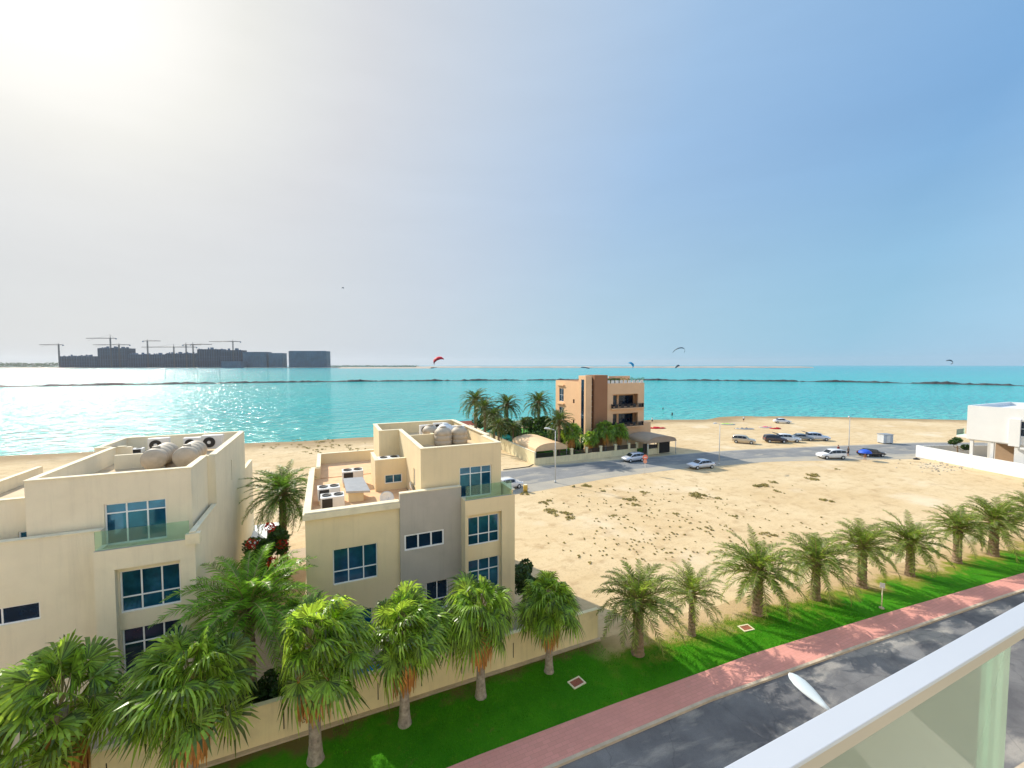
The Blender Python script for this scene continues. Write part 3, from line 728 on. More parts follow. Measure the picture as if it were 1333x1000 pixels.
def fan_crown(seed, n=46, wind=(-.12, .05)):
    mb = MB(); st = MB(); r = random.Random(seed)
    for i in range(n):
        t = (i+.5)/n; el = R(88-98*t)+r.uniform(-.2, .2); az = i*2.39996+r.uniform(-.35, .35)
        pl_ = (.80+.30*t)*r.uniform(.7, 1.3)
        pts = frond_pts(pl_, az, el, R(35)*r.uniform(.6, 1.5), 5)
        o0 = Vector((math.cos(az)*.1, math.sin(az)*.1, .25-.6*t))
        q = [p+o0+Vector((wind[0], wind[1], 0))*(k/5)**2*pl_*1.5 for k, p in enumerate(pts)]
        st.tube(q, [.025, .02, .018, .015, .014, .012], 4, False)
        c = q[-1]; d = (q[-1]-q[-2]).normalized()
        side = d.cross(Vector((0, 0, 1)))
        if side.length < .15: side = Vector((math.sin(az), -math.cos(az), 0))
        side.normalize(); up = side.cross(d).normalized()
        roll = r.uniform(-1.1, 1.1); side, up = side*math.cos(roll)+up*math.sin(roll), up*math.cos(roll)-side*math.sin(roll)
        RR = r.uniform(.68, 1.0); seg = 24; span = R(r.uniform(125, 150))
        drp = r.uniform(.15, .85); cup = r.uniform(.1, .6)
        prev = None
        def P(th, rho, tipd):
            # cupped fan surface
            v = d*math.cos(th)*rho+side*math.sin(th)*rho*(1-.12*cup)+up*(-cup*rho*abs(math.sin(th))**1.5)
            g = tipd*max(0, rho-.45*RR)**1.4
            return c+v+Vector((wind[0]*g, wind[1]*g, -g*drp))
        for k in range(seg):
            th0 = -span+2*span*k/seg; th1 = -span+2*span*(k+1)/seg; tm = (th0+th1)/2
            rl = RR*(.80+.2*math.cos(tm*.6))*r.uniform(.9, 1.1); tp = r.uniform(.5, 1.3)
            a0, a1 = P(th0, .05, 0), P(th1, .05, 0); m0 = P(tm, .05, 0)+up*.005
            b0, b1, bm = P(th0, .50*rl, tp), P(th1, .50*rl, tp), P(tm, .5*rl, tp)+up*.03
            w = (th1-th0)*.32
            c0, c1 = P(tm-w, .78*rl, tp), P(tm+w, .78*rl, tp)
            e = P(tm, rl*1.12, tp*1.7)+Vector((r.uniform(-.03, .03), r.uniform(-.03, .03), -.12*r.random()))
            mb.face([a0, m0, bm, b0]); mb.face([m0, a1, b1, bm]); mb.face([b0, bm, b1, c1, c0]); mb.face([c0, c1, e])
    return mb, st
def merge_islands(mb):
    """weld so that each leaf counts as one island for colour variation"""
    return mb
def skirt(seed, top=-.5, L=1.55, n=320, r0=.2, r1=.6):
    mb = MB(); r = random.Random(seed)
    for i in range(n):
        a = r.uniform(0, 2*PI); z = top-r.uniform(0, .5); l = L*r.uniform(.5, 1.1); c, s = math.cos(a), math.sin(a)
        k = r.uniform(.4, 1); R1 = r0+(r1-r0)*k; w = r.uniform(.02, .05)
        p0 = Vector((c*r0, s*r0, z)); p1 = Vector((c*R1, s*R1, z-l*.45)); p2 = Vector((c*R1*1.0, s*R1*1.0, z-l)); t = Vector((-s, c, 0))*w
        mb.face([p0-t, p0+t, p1+t*1.8, p1-t*1.8]); mb.face([p1-t*1.8, p1+t*1.8, p2+t*.4, p2-t*.4])
    return mb
def make_date(name, label, h, seed, group=None, leaf='palm_leaf', r0=.24, **kw):
    o = thing(name, label, 'palm tree', (0, 0, 0), group, False)
    date_trunk(h, r0, r0*.85, seed).build('trunk', 'trunk', o)
    mb, rs = date_crown(seed, base_z=h+.15, **kw)
    c = mb.build('crown', leaf, o); rs.build('frond_stems', 'rachis', c)
    return o
def make_fan(label, h, seed, wind=(-.12, .05), group=None, sk=True):
    o = thing('fan_palm', label, 'palm tree', (0, 0, 0), group, False)
    t = MB(); rows = []; rr = random.Random(seed); N = int(h/.12)
    for k in range(N+1):
        z = h*k/N; q = .19+.13*math.exp(-z*2.2)+.05*math.exp(-(h-z)*2)+(.008 if k % 2 else 0)
        rows.append([(q*(1+.05*rr.uniform(-1, 1))*math.cos(2*PI*j/14), q*math.sin(2*PI*j/14), z-.05) for j in range(14)])
    t.grid(rows, True, True, True); t.build('trunk', 'trunk_grey', o)
    mb, st = fan_crown(seed, wind=wind); 
    for m_ in (mb, st): m_.v = [(x, y, z+h+.05) for x, y, z in m_.v]
    c = mb.build('crown', 'fan_leaf', o); st.build('leaf_stalks', 'rachis', c)
    if sk:
        s = skirt(seed); s.v = [(x, y, z+h-.15) for x, y, z in s.v]; s.build('dead_leaf_skirt', 'skirt', o)
    return o
# street fan palms
FG = 'fan palms along the street wall'
FL = ['fan palm cut off by the left bottom corner, in front of the left villa',
      'fan palm second from the left, in front of the bay of the left villa',
      'fan palm with a thick orange skirt, third from left, between the two villas',
      'fan palm in front of the cream left part of the middle villa',
      'fan palm in front of the bay window of the middle villa',
      'smallest fan palm near the right end of the cream street wall']
fpos = [(-8.9, 19.6, 4.2, 1.28), (-5.1, 19.5, 4.2, 1.22), (-.72, 19.7, 4.3, 1.22), (3.2, 20.0, 4.4, 1.12), (7.15, 20.1, 4.6, 1.08), (11.3, 20.2, 5.0, .98)]
protos = []
for k, (x, y, h, sc) in enumerate(fpos):
    if k < 3:
        p = make_fan(FL[k], h/1.0, 11+k*7, ((-.22, .02), (-.12, -.08), (.16, -.05))[k], FG); protos.append(p); place(p, (x, y, .03), (0, .7, 0)[k], sc)
    else:
        src = protos[(1, 2, 0)[k-3]]; tree_copy(src, (x, y, .03), (2.4, 4.1, 1.2)[k-3], sc, FL[k])
# date palms of the street row
DG = 'date palms in a row on the grass verge'
DL = ['date palm with the thickest pale trunk, first after the cream wall end',
      'small date palm with a thin straight trunk, second after the wall end',
      'date palm beside the rectangular manhole on the grass, third after the wall end',
      'date palm fourth after the wall end, with a slim dark trunk',
      'date palm just left of the short marker post',
      'date palm just right of the short marker post',
      'date palm second to the right of the marker post, with crown against the sand lot',
      'date palm with the densest crown near the right edge',
      'date palm cut by the right edge of the view']
dpos = [(16.9, 19.3, 1.0, 3.3, 1.12), (21.3, 19.3, .82, 3.2, .8), (27.3, 19.1, 1.0, 3.2, 1.), (33.0, 18.6, 1.0, 3.0, 1.), (38.2, 18.2, 1.02, 3., 1.), (43.9, 17.6, 1.0, 3., 1.), (50.6, 17.1, 1.05, 3., 1.), (55.5, 16.4, 1.15, 3., 1.), (62.5, 15.8, 1.1, 3, 1)]
dpro = [make_date('date_palm', DL[0], 3.3, 5, DG, r0=.33, n=56, L=3.1, wind=(.05, -.03), wid=.045, el1=-14),
        make_date('date_palm', DL[1], 3.4, 6, DG, r0=.26, n=42, L=3.0, wind=(.07, -.03), wid=.045, el1=-14),
        make_date('date_palm', DL[2], 3.1, 8, DG, r0=.33, n=58, L=3.5, wind=(.06, -.04), wid=.05, el1=-16)]
for k, (x, y, sc, h, q) in enumerate(dpos):
    if k < 3: place(dpro[k], (x, y, .03), k*1.3, sc)
    else: tree_copy(dpro[(2, 0, 2, 0, 2, 2)[k-3]], (x, y, .03), k*1.7, sc*(.93, .95, .9, .88, .9, .9)[k-3], DL[k])
# yard palms
p = make_date('date_palm', 'large bright green date palm with long fronds in the yard between the villas', 5.6, 21, leaf='palm_leaf_green', r0=.28, n=62, L=4.1, pairs=46, el1=-26, wid=.045)
place(p, (-3.7, 23.6, 0))
p = make_date('date_palm', 'date palm standing beside the left wall of the middle villa', 7.8, 22, leaf='palm_leaf_mid', r0=.28, n=72, L=3.3, wind=(-.08, 0), el1=-50, wid=.045); place(p, (-3.2, 36, 0))

def clump(mb, c, r, n, size, rn_, flat=1.):
    for _ in range(n):
        a = rn_.uniform(0, 2*PI); cz = rn_.uniform(-1, 1); s = math.sqrt(1-cz*cz); q = rn_.uniform(.55, 1.)**.6
        p = Vector((c[0]+r*q*s*math.cos(a), c[1]+r*q*s*math.sin(a), c[2]+r*flat*q*cz))
        d = Vector((rn_.gauss(0, 1), rn_.gauss(0, 1), rn_.gauss(0, .7))).normalized(); e = d.cross(Vector((rn_.gauss(0, 1), rn_.gauss(0, 1), rn_.gauss(0, 1)))).normalized()
        s_ = size*rn_.uniform(.6, 1.3)
        mb.face([p-d*s_, p+e*s_*.5, p+d*s_, p-e*s_*.5])
def make_tree(name, label, cat, loc, h, rad, seed, leaf='leaf', n=2600, size=.16, trunk=True, group=None, blobs=9, flat=.75):
    o = thing(name, label, cat, loc, group, False); r = random.Random(seed); mb = MB()
    bl = []
    for k in range(blobs):
        a = r.uniform(0, 2*PI); q = rad*r.uniform(.2, .75)
        bl.append((q*math.cos(a), q*math.sin(a), h-rad*.9+r.uniform(-.5, .6)*rad*flat if trunk else max(.3, h*r.uniform(.3, .8)), rad*r.uniform(.3, .5)))
    for b in bl: clump(mb, b[:3], b[3], n//blobs, size, r, .8)
    mb.build('crown', leaf, o)
    t = MB(); hz = max(.4, h-rad*1.1)
    t.tube([(0, 0, -.05), (.05, .03, hz*.5), (0, 0, hz)], [.16, .12, .09], 8)
    for b in bl[:5]: t.tube([(0, 0, hz*.85), (b[0]*.5, b[1]*.5, (hz+b[2])/2), b[:3]], [.08, .05, .02], 5)
    t.build('trunk', 'bark', o)
    return o
# beds by the villas
make_tree('shrub', 'dark leafy shrub against the right side of the middle villa', 'shrub', (12.4, 25.8, 0), 4.4, 1.35, 31, 'leaf_dark', 4200, .12, False, blobs=16)
make_tree('shrub', 'low dark shrub behind the right end of the street wall', 'shrub', (12.6, 23.1, 0), 2.0, 1.2, 32, 'leaf_dark', 2000, .12, False)
make_tree('shrub', 'dark green bush in the yard below the large date palm', 'shrub', (-5.6, 24.2, 0), 2.6, 1.9, 33, 'leaf_dark', 3000, .14, False)
make_tree('shrub', 'dense dark bush behind the street wall between the villas', 'shrub', (-2.6, 22.9, 0), 2.2, 1.4, 34, 'leaf_dark', 2400, .13, False)
b = make_tree('flowering_bush', 'red-flowering bush climbing beside the date palm between the villas', 'shrub', (-3.9, 33.6, 0), 7.4, 1.5, 35, 'leaf', 4600, .14, False, blobs=16)
f = MB(); rr = random.Random(5)
for c in ((.2, -.9, 6.3), (.9, -.9, 5.0), (-.9, -.8, 5.3), (.3, -1.0, 3.9)): clump(f, c, .38, 90, .1, rr)
f.build('blossoms', 'flower', b)
make_tree('shrub', 'green bush by the side door of the middle villa', 'shrub', (-2.0, 30.2, 0), 2.0, .9, 36, 'palm_leaf_green', 1500, .13, False)

# parking shade between the villas
sh = thing('shade_canopy', 'white flat shade canopy on posts behind the left villa', 'canopy', (-6.0, 40, 0))
b = MB(); b.box(-8.2, -3.6, 38.5, 43.5, 2.9, 3.0); b.build('roof', 'white', sh)
for x in (-8, -3.9):
    for y in (38.7, 43.2): MB().tube([(x, y, 0), (x, y, 2.9)], [.05, .05], 8).build('post', 'pole', sh)

# ------------------------------------------------------------------ orange building and its garden
def orange_building():
    o = thing('apartment_building', 'peach and brown four-storey building with balconies by the beach', 'building', (53, 74, 0))
    w = MB()
    # rear wing lit from the sea side
    panel(w, 'x', 46.6, .3, 71.0, 80.5, 0, 14.1, [(77.4, 79.3, 9.6, 12.4), (77.4, 79.3, 5.6, 8.4), (73.1, 73.7, 9.6, 10.4), (73.1, 73.7, 5.4, 6.2)])
    w.box(46.6, 61, 80.5, 80.8, 0, 14.1); w.box(60.7, 61, 69.2, 80.5, 0, 13.75)
    w.box(46.9, 51.3, 71.0, 80.5, 13.2, 13.4); w.box(51.3, 60.7, 73.5, 80.5, 12.9, 13.1)
    # balcony block: front frame with two wide openings, ground floor below
    panel(w, 'y', 68.8, .35, 51.3, 61, 0, 13.75, [(53.0, 59.4, 9.0, 11.5), (53.0, 59.4, 5.0, 7.6)])
    w.box(51.3, 61-.31, 69.16, 70.8, 8.2, 8.5); w.box(51.3, 61-.31, 69.16, 70.8, 4.4, 4.7)
    panel(w, 'y', 70.8, .25, 51.35, 60.65, 0, 12.9, [(53.1, 55.5, 8.7, 11.1), (56.0, 59.8, 8.7, 11.1), (53.1, 55.5, 4.9, 7.2), (56.0, 59.8, 4.9, 7.2)])
    w.box(51.3, 60.69, 69.16, 73.4, 12.3, 12.5)
    w.box(61.0, 63.6, 69.6, 72.8, 0, 5.2)
    for k in range(4): w.box(46.25, 46.598, 77.1+.0*k, 79.9, 13.0-k*4, 13.25-k*4)
    w.build('wall', 'orange', o)
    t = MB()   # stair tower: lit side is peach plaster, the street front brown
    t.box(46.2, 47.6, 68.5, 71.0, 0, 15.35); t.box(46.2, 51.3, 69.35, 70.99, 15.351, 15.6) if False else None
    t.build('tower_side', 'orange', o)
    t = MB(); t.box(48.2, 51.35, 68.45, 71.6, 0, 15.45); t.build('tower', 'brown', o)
    g = MB(); g.box(47.6, 48.2, 69.2, 71.0, 0, 15.0); s = g.build('stair_glazing', 'glass_dark', o)
    for z in (2.2, 5.4, 8.6, 11.8): pass
    g = MB()
    for k in range(12): g.box(47.6, 48.2, 69.12, 69.2, 1.5+k*1.1, 1.56+k*1.1)
    g.build('glazing_bars', 'frame', s)
    g = MB(); g.box(46.16, 46.198, 69.1, 70.0, 1.5, 14.6); g.build('stair_glazing', 'glass_dark', o)
    for (z0, z1) in ((8.7, 11.1), (4.9, 7.2)):
        window(o, 'y', 70.8, 1, 53.1, 55.5, z0, z1, (.5,), (), 'glass_dark', 'dark', .07)
        window(o, 'y', 70.8, 1, 56.0, 59.8, z0, z1, (.25, .5, .75), (), 'glass_dark', 'dark', .07)
        b = MB(); b.box(52.6, 60.4, 68.25, 68.3, z0+.75 if z0 > 8 else z0+.75, z0+.83)
        b.box(52.6, 60.4, 68.25, 68.3, z0+.02, z0+.1)
        b.box(52.55, 52.6, 68.25, 68.79, z0+.02, z0+.83); b.box(60.4, 60.45, 68.25, 68.79, z0+.02, z0+.83)
        for k in range(27): b.box(52.65+k*.295, 52.68+k*.295, 68.26, 68.29, z0+.1, z0+.75)
        for k in range(5): b.box(53.1+k*1.5, 53.9+k*1.5, 68.263, 68.287, z0+.13, z0+.72)
        b.build('balcony_railing', 'dark', o)
        b = MB(); b.box(52.4, 60.6, 68.2, 68.798, z0-.2, z0+.0); b.build('balcony_slab', 'orange', o)
    for z in (9.6, 5.6): window(o, 'x', 46.6, 1, 77.4, 79.3, z, z+2.8, (.5,), (.5,), 'glass_dark', 'frame', .06)
    for z in (9.6, 5.4): window(o, 'x', 46.6, 1, 73.1, 73.7, z, z+.8, (), (), 'glass_dark', 'dark', .05)
    r = MB()   # roof garden parapet and pergola wall
    r.box(55.0, 60.6, 72.9, 73.1, 13.1, 15.1); r.box(51.4, 55.0, 73.0, 73.2, 13.1, 14.6)
    r.build('roof_wall', 'orange', o)
    for k in range(9): MB().box(51.6+k*1.06, 52.3+k*1.06, 68.9, 69.05, 13.751, 14.35).build('planter', 'offwhite', o)
    r = MB(); q = random.Random(9)
    for k in range(11): clump(r, (51.6+k*.93, 69.3, 14.3+q.uniform(0, .25)), .42, 90, .1, q)
    r.build('roof_plants', 'leaf', o)
    for k in range(3): MB().box(53.2+k*1.1, 53.9+k*1.1, 70.6, 71.3, 12.5, 14.7).build('roof_cabinet', 'dark', o)
    return o
orange_building()
# rear garden wall, front fence wall
def gwall():
    o = thing('garden_wall', 'long cream wall running to the beach beside the palm garden', 'wall', (33.2, 65, 0))
    w = MB(); w.box(33.0, 33.25, 64.5, 106, 0, 2.2)
    w.box(36, 58, 106, 106.25, 0, 1.8); w.build('wall', 'plaster_wall', o)
    c = MB(); c.box(32.95, 33.3, 64.45, 106, 2.201, 2.28); c.build('coping', 'cap', o)
    o = thing('front_fence', 'cream street wall with pillars and dark railing panels before the peach building', 'fence', (45, 64.6, 0))
    w = MB(); w.box(33.25, 55.6, 64.5, 64.7, 0, 1.15); w.build('wall', 'plaster_wall', o)
    for u in (36.9, 40.4, 43.6, 46.8, 50.2, 53.4, 55.4):
        p = MB(); p.box(u, u+.45, 64.42, 64.78, 1.152, 2.15); p.box(u-.06, u+.51, 64.36, 64.84, 2.152, 2.26); p.build('pillar', 'plaster_wall', o)
    us = [33.3, 36.9, 40.4, 43.6, 46.8, 50.2, 53.4, 55.4]
    for a, b in zip(us, us[1:]):
        p = MB(); x0 = a+.47 if a > 34 else a
        p.box(x0, b-.02, 64.57, 64.62, 1.2, 1.28); p.box(x0, b-.02, 64.57, 64.62, 1.88, 1.95)
        x = x0+.05
        while x < b-.1: p.box(x, x+.07, 64.575, 64.615, 1.28, 1.88); x += .17
        p.build('railing', 'dark', o)
    o = thing('tiled_hut', 'small cream hut with red tiled roof at the beach end of the garden wall', 'hut', (30.5, 108, 0))
    w = MB(); w.box(30.2, 34, 101, 104, 0, 2.1); w.build('wall', 'plaster_wall', o)
    w = MB(); w.face([(29.8, 100.6, 2.1), (34.4, 100.6, 2.1), (34.4, 102.5, 3.1), (29.8, 102.5, 3.1)]); w.face([(29.8, 102.5, 3.1), (34.4, 102.5, 3.1), (34.4, 104.4, 2.1), (29.8, 104.4, 2.1)])
    w.face([(29.8, 100.6, 2.1), (29.8, 102.5, 3.1), (29.8, 104.4, 2.1)]); w.face([(34.4, 100.6, 2.1), (34.4, 104.4, 2.1), (34.4, 102.5, 3.1)])
    w.build('roof', 'red_tile', o)
gwall()
def barrel(name, label, x0, x1, y0, y1, zb, rise, m, back=True):
    o = thing(name, label, 'canopy', ((x0+x1)/2, (y0+y1)/2, 0))
    b = MB(); rows = []
    for d in (0, -.06):
        for k in (range(13) if d == 0 else reversed(range(13))):
            a = PI*k/12; u = (x0+x1)/2-(x1-x0)/2*math.cos(a); z = zb+rise*math.sin(a)**.8+d
            rows.append([(u, y0, z), (u, y1, z)])
    rows.append(rows[0])
    b.grid(rows, smooth=False)
    for y in (y0, y1):
        pr = [( (x0+x1)/2-(x1-x0)/2*math.cos(PI*k/12), y, zb+rise*math.sin(PI*k/12)**.8-.03) for k in range(13)]
        b.face(pr)
    b.build('canvas', m, o)
    for x in (x0+.1, x1-.1):
        for y in (y0+.1, y1-.1):
            p = MB(); p.tube([(x, y, 0), (x, y, zb)], [.06, .06], 8); p.build('post', 'pole', o)
    return o
barrel('car_shade', 'tan arched canvas shade inside the corner of the garden wall', 33.6, 40.2, 65.3, 75.5, 2.2, 1.3, 'shade')
barrel('entrance_canopy', 'brown arched canvas canopy over the entrance gate', 55.6, 62.8, 61.5, 67.5, 2.6, 1.1, 'shade_brown')
o = thing('entrance_gate', 'dark metal gate with a short cream wall under the brown canopy', 'gate', (59, 64, 0))
b = MB(); b.box(57.0, 59.4, 63.0, 63.2, 0, 1.1); b.box(56.8, 57.1, 62.9, 63.3, 0, 2.2); b.box(59.4, 59.7, 62.9, 63.3, 0, 2.2); b.build('wall', 'plaster_wall', o)
b = MB(); b.box(59.7, 62.6, 63.05, 63.12, .1, 2.3)
for k in range(10): b.box(59.75+k*.29, 59.8+k*.29, 63.0, 63.049, .1, 2.3)
b.box(55.9, 56.8, 63.1, 63.2, .1, 2.2); b.build('gate_leaf', 'shade_brown2', o) if False else b.build('gate_leaf', 'dark', o)
b = MB(); b.box(57.1, 59.4, 63.05, 63.15, 1.2, 1.9); b.build('railing', 'dark', o)
# green cabanas along the wall
def cabana(k, x, y, lab):
    o = thing('garden_umbrella', lab, 'umbrella', (x, y, 0), 'green garden umbrellas along the garden wall', False, k*.3)
    b = MB(); b.tube([(0, 0, 0), (0, 0, 2.6)], [.04, .04], 8); b.build('pole', 'pole', o)
    b = MB(); n = 8
    ring = [(1.5*math.cos(2*PI*j/n), 1.5*math.sin(2*PI*j/n), 2.05) for j in range(n)]
    for j in range(n):
        b.face([ring[j], ring[(j+1) % n], (0, 0, 2.75)]); c, d = ring[j], ring[(j+1) % n]
        b.face([c, (c[0], c[1], 1.85), (d[0], d[1], 1.85), d])
    b.build('canopy', 'umbrella_green', o)
    return o
for k, (y, lab) in enumerate(((77.5, 'green garden umbrella nearest the tan arched shade'), (81.5, 'green garden umbrella second from the tan arched shade'), (85.5, 'green garden umbrella third from the tan arched shade'), (89.5, 'green garden umbrella fourth from the tan arched shade'), (94, 'green garden umbrella farthest along the wall towards the beach'))):
    cabana(k, 35.0, y, lab)
# garden palms and trees
gp = make_date('garden_palm', 'x', 6.0, 41, 'date palms in the garden by the peach building', leaf='palm_leaf_dark', n=50, L=3.2, pairs=24, wid=.08)
gf = make_fan('x', 4.2, 55, (0, 0), 'bushy fan palms behind the front fence', True)
GP = [(619, 520, 98, 'tall garden palm farthest left, above the red-roofed hut'), (631, 530, 92, 'garden palm second from the left, leaning over its neighbours'), (643, 540, 88, 'bushy garden palm above the green umbrellas'),
      (660, 525, 96, 'tall garden palm with its crown against the sea, left of the lawn'), (682, 537, 100, 'small slim garden palm in the centre of the garden'), (701, 522, 98, 'tall garden palm with its crown against the sea, right of the lawn'),
      (668, 556, 84, 'garden palm standing on the lawn behind the tan shade'), (728, 546, 78, 'garden palm close beside the peach building'), (649, 552, 82, 'low garden palm just behind the green umbrellas')]
for k, (px, py, D, lab) in enumerate(GP):
    x, y, z = at_dist(px, py, D); h = max(2.2, z); sc = h/6.2
    if k == 0: place(gp, (x, y, 0), 0, sc, lab)
    else: tree_copy(gp, (x, y, 0), k*1.1, max(sc, .75) if k != 4 else .65, lab)
GF = [(737, 575, 67, 'leafy fan palm at the left corner of the peach building'), (765, 573, 70, 'small fan palm in front of the stair tower'), (786, 566, 72, 'fan palm between the stair tower and the balconies'), (808, 574, 74, 'round fan palm beneath the balconies')]
for k, (px, py, D, lab) in enumerate(GF):
    x, y = (41.9, 46.2, 49.6, 52.9)[k], 66.6
    sc = (1.15, .85, 1.15, 1.05)[k]
    if k == 0: place(gf, (x, y, 0), 0, sc, lab)
    else: tree_copy(gf, (x, y, 0), k*1.3, sc, lab)
HL = ('nearest the tan shade', 'second from the tan shade', 'third from the tan shade', 'fourth from the tan shade', 'last before the beach')
for k, y in enumerate((79, 84.5, 90, 95.5, 101)):
    make_tree('hedge_tree', 'dense dark bushy tree inside the long garden wall, '+HL[k], 'tree', (36.9, y, 0), (4.2, 5.2, 5.8, 5.8, 5.2)[k], 2.6, 90+k, 'leaf_dark', 2400, .24, True, 'bushy trees along the garden wall', 10)
for k, (x, y, h, rd, lf, lab) in enumerate(((37.2, 93, 5.2, 3.0, 'leaf_dark', 'dark broad tree behind the green umbrellas'), (39, 88, 4.6, 2.4, 'leaf', 'mid-green broad tree left of the garden lawn'), (42.5, 76, 5.0, 2.6, 'leaf', 'olive-green broad tree between the tan shade and the peach building'),
        (45, 84, 5.8, 2.6, 'leaf', 'broad tree behind the lawn touching the peach building'), (41, 71, 3.8, 1.9, 'leaf_dark', 'dark round tree behind the front fence'), (48.5, 95, 5.2, 3.4, 'leaf_dark', 'wide dark tree at the back of the garden by the sea'), (44, 69, 3.2, 1.6, 'leaf_dark', 'low dark tree left of the stair tower'),
        (36.8, 98, 5.6, 3.0, 'leaf_dark', 'dark broad tree nearest the red-roofed hut'), (40.5, 96, 4.8, 2.8, 'leaf', 'green broad tree at the back left of the garden'), (37.6, 84, 4.0, 2.0, 'leaf', 'light green small tree among the garden umbrellas'),
        (42.5, 72.5, 4.6, 2.2, 'leaf', 'green round tree just left of the peach building corner'), (39.5, 78, 3.6, 2.0, 'leaf_dark', 'dark small tree just behind the tan shade'),
        (*G(640, 566), 5.6, 2.8, 'leaf', 'dense green tree rising right behind the green umbrellas'), (*G(660, 572), 4.8, 2.8, 'leaf_dark', 'broad dark tree at the left edge of the garden lawn'),
        (*G(716, 574), 6.0, 3.0, 'leaf', 'large green tree against the left wall of the peach building'), (*G(728, 585), 5.0, 2.4, 'leaf_dark', 'dark tree hiding the foot of the stair tower'), (*G(700, 583), 4.2, 2.4, 'leaf', 'spreading tree behind the right end of the tan shade'))):
    make_tree('broadleaf_tree', lab, 'tree', (x, y, 0), h, rd, 60+k, lf, 2600, .26, True, 'broad trees in the palm garden', 10)

# ------------------------------------------------------------------ white villa on the right
def white_villa():
    o = thing('white_house', 'white two-storey modern house on pillars at the right edge', 'house', (106, 30, 0))
    w = MB()
    panel(w, 'x', 100, .3, 18.4, 33.4, 4.9, 10.6, [(26.4, 27.4, 6.2, 8.6)])
    w.box(100.3, 116, 33.1, 33.4, 4.9, 10.6); w.box(116, 116.3, 18.4, 33.4, 0, 10.6); w.box(100.3, 116, 18.4, 18.7, 0, 10.6)
    w.box(100.3, 116, 18.7, 33.1, 9.8, 10.0); w.box(100.2, 116, 18.6, 33.2, 4.7, 4.898)
    w.box(99.7, 99.998, 27.3, 28.5, 4.55, 8.9); w.box(99.6, 99.998, 26.1, 27.2, 4.2, 4.5)
    panel(w, 'x', 100.4, .3, 18.4, 28.0, 0, 4.68, [(25.0, 26.9, 1.6, 4.0)])
    w.box(107, 107.3, 19, 33, 0, 4.69); w.box(98.6, 99.99, 33.0, 35.2, 4.6, 5.0) if False else None
    w.box(101, 104, 33.4, 35, 4.9, 5.2)
    w.build('wall', 'white', o)
    for y in (32.6, 30.2):
        p = MB(); p.box(100.2, 100.6, y, y+.4, 0, 4.69); p.build('pillar', 'white', o)
    p = MB(); p.box(106.9, 106.98, 21, 32, .3, 4.4); p.build('shutter', 'shade_brown', o)
    window(o, 'x', 100, 1, 26.4, 27.4, 6.2, 8.6, (), (.5,), 'glass_dark', 'frame', .08)
    window(o, 'x', 100.4, 1, 25.0, 26.9, 1.6, 4.0, (), (), 'glass', 'frame', .06)
    p = MB(); p.box(101, 103.9, 34.96, 34.98, 5.2, 6.2); p.build('balcony_glass', 'greenglass', o)
    o = thing('boundary_wall', 'white rendered wall running round the plot of the white house', 'wall', (99, 34, 0))
    w = MB(); a, b = (102.8, 41.0), (92.0, 6.0); n_ = (-.1, 0)
    w.prism([(a[0], a[1]), (a[0]-.25, a[1]), (b[0]-.25, b[1]), (b[0], b[1])], 0, 2.2)
    w.prism([(a[0]+.002, a[1]-.25), (a[0]+20, a[1]-9), (a[0]+20, a[1]-8.75), (a[0]+.002, a[1])], 0, 2.19)
    w.build('wall', 'white', o)
white_villa()
p = thing('fan_palm', 'small sparse palm with three round tufts inside the white wall', 'palm tree', (106, 36.5, 0), None, False)
t = MB(); t.tube([(0, 0, -.05), (.1, 0, 1.4), (0, 0, 2.6)], [.16, .13, .1], 8); t.build('trunk', 'trunk', p)
for c, rr_ in (((-.9, .3, 3.3), .65), ((.3, .2, 3.6), .7), ((1.7, -.6, 2.3), .75)):
    t = MB(); q = random.Random(int(rr_*100)); clump(t, c, rr_, 260, .22, q, .7); t.build('crown', 'leaf_dark', p)
    t = MB(); t.tube([(0, 0, 2.3), tuple(Vector(c)*.7), c], [.05, .04, .02], 5); t.build('branch', 'bark', p)

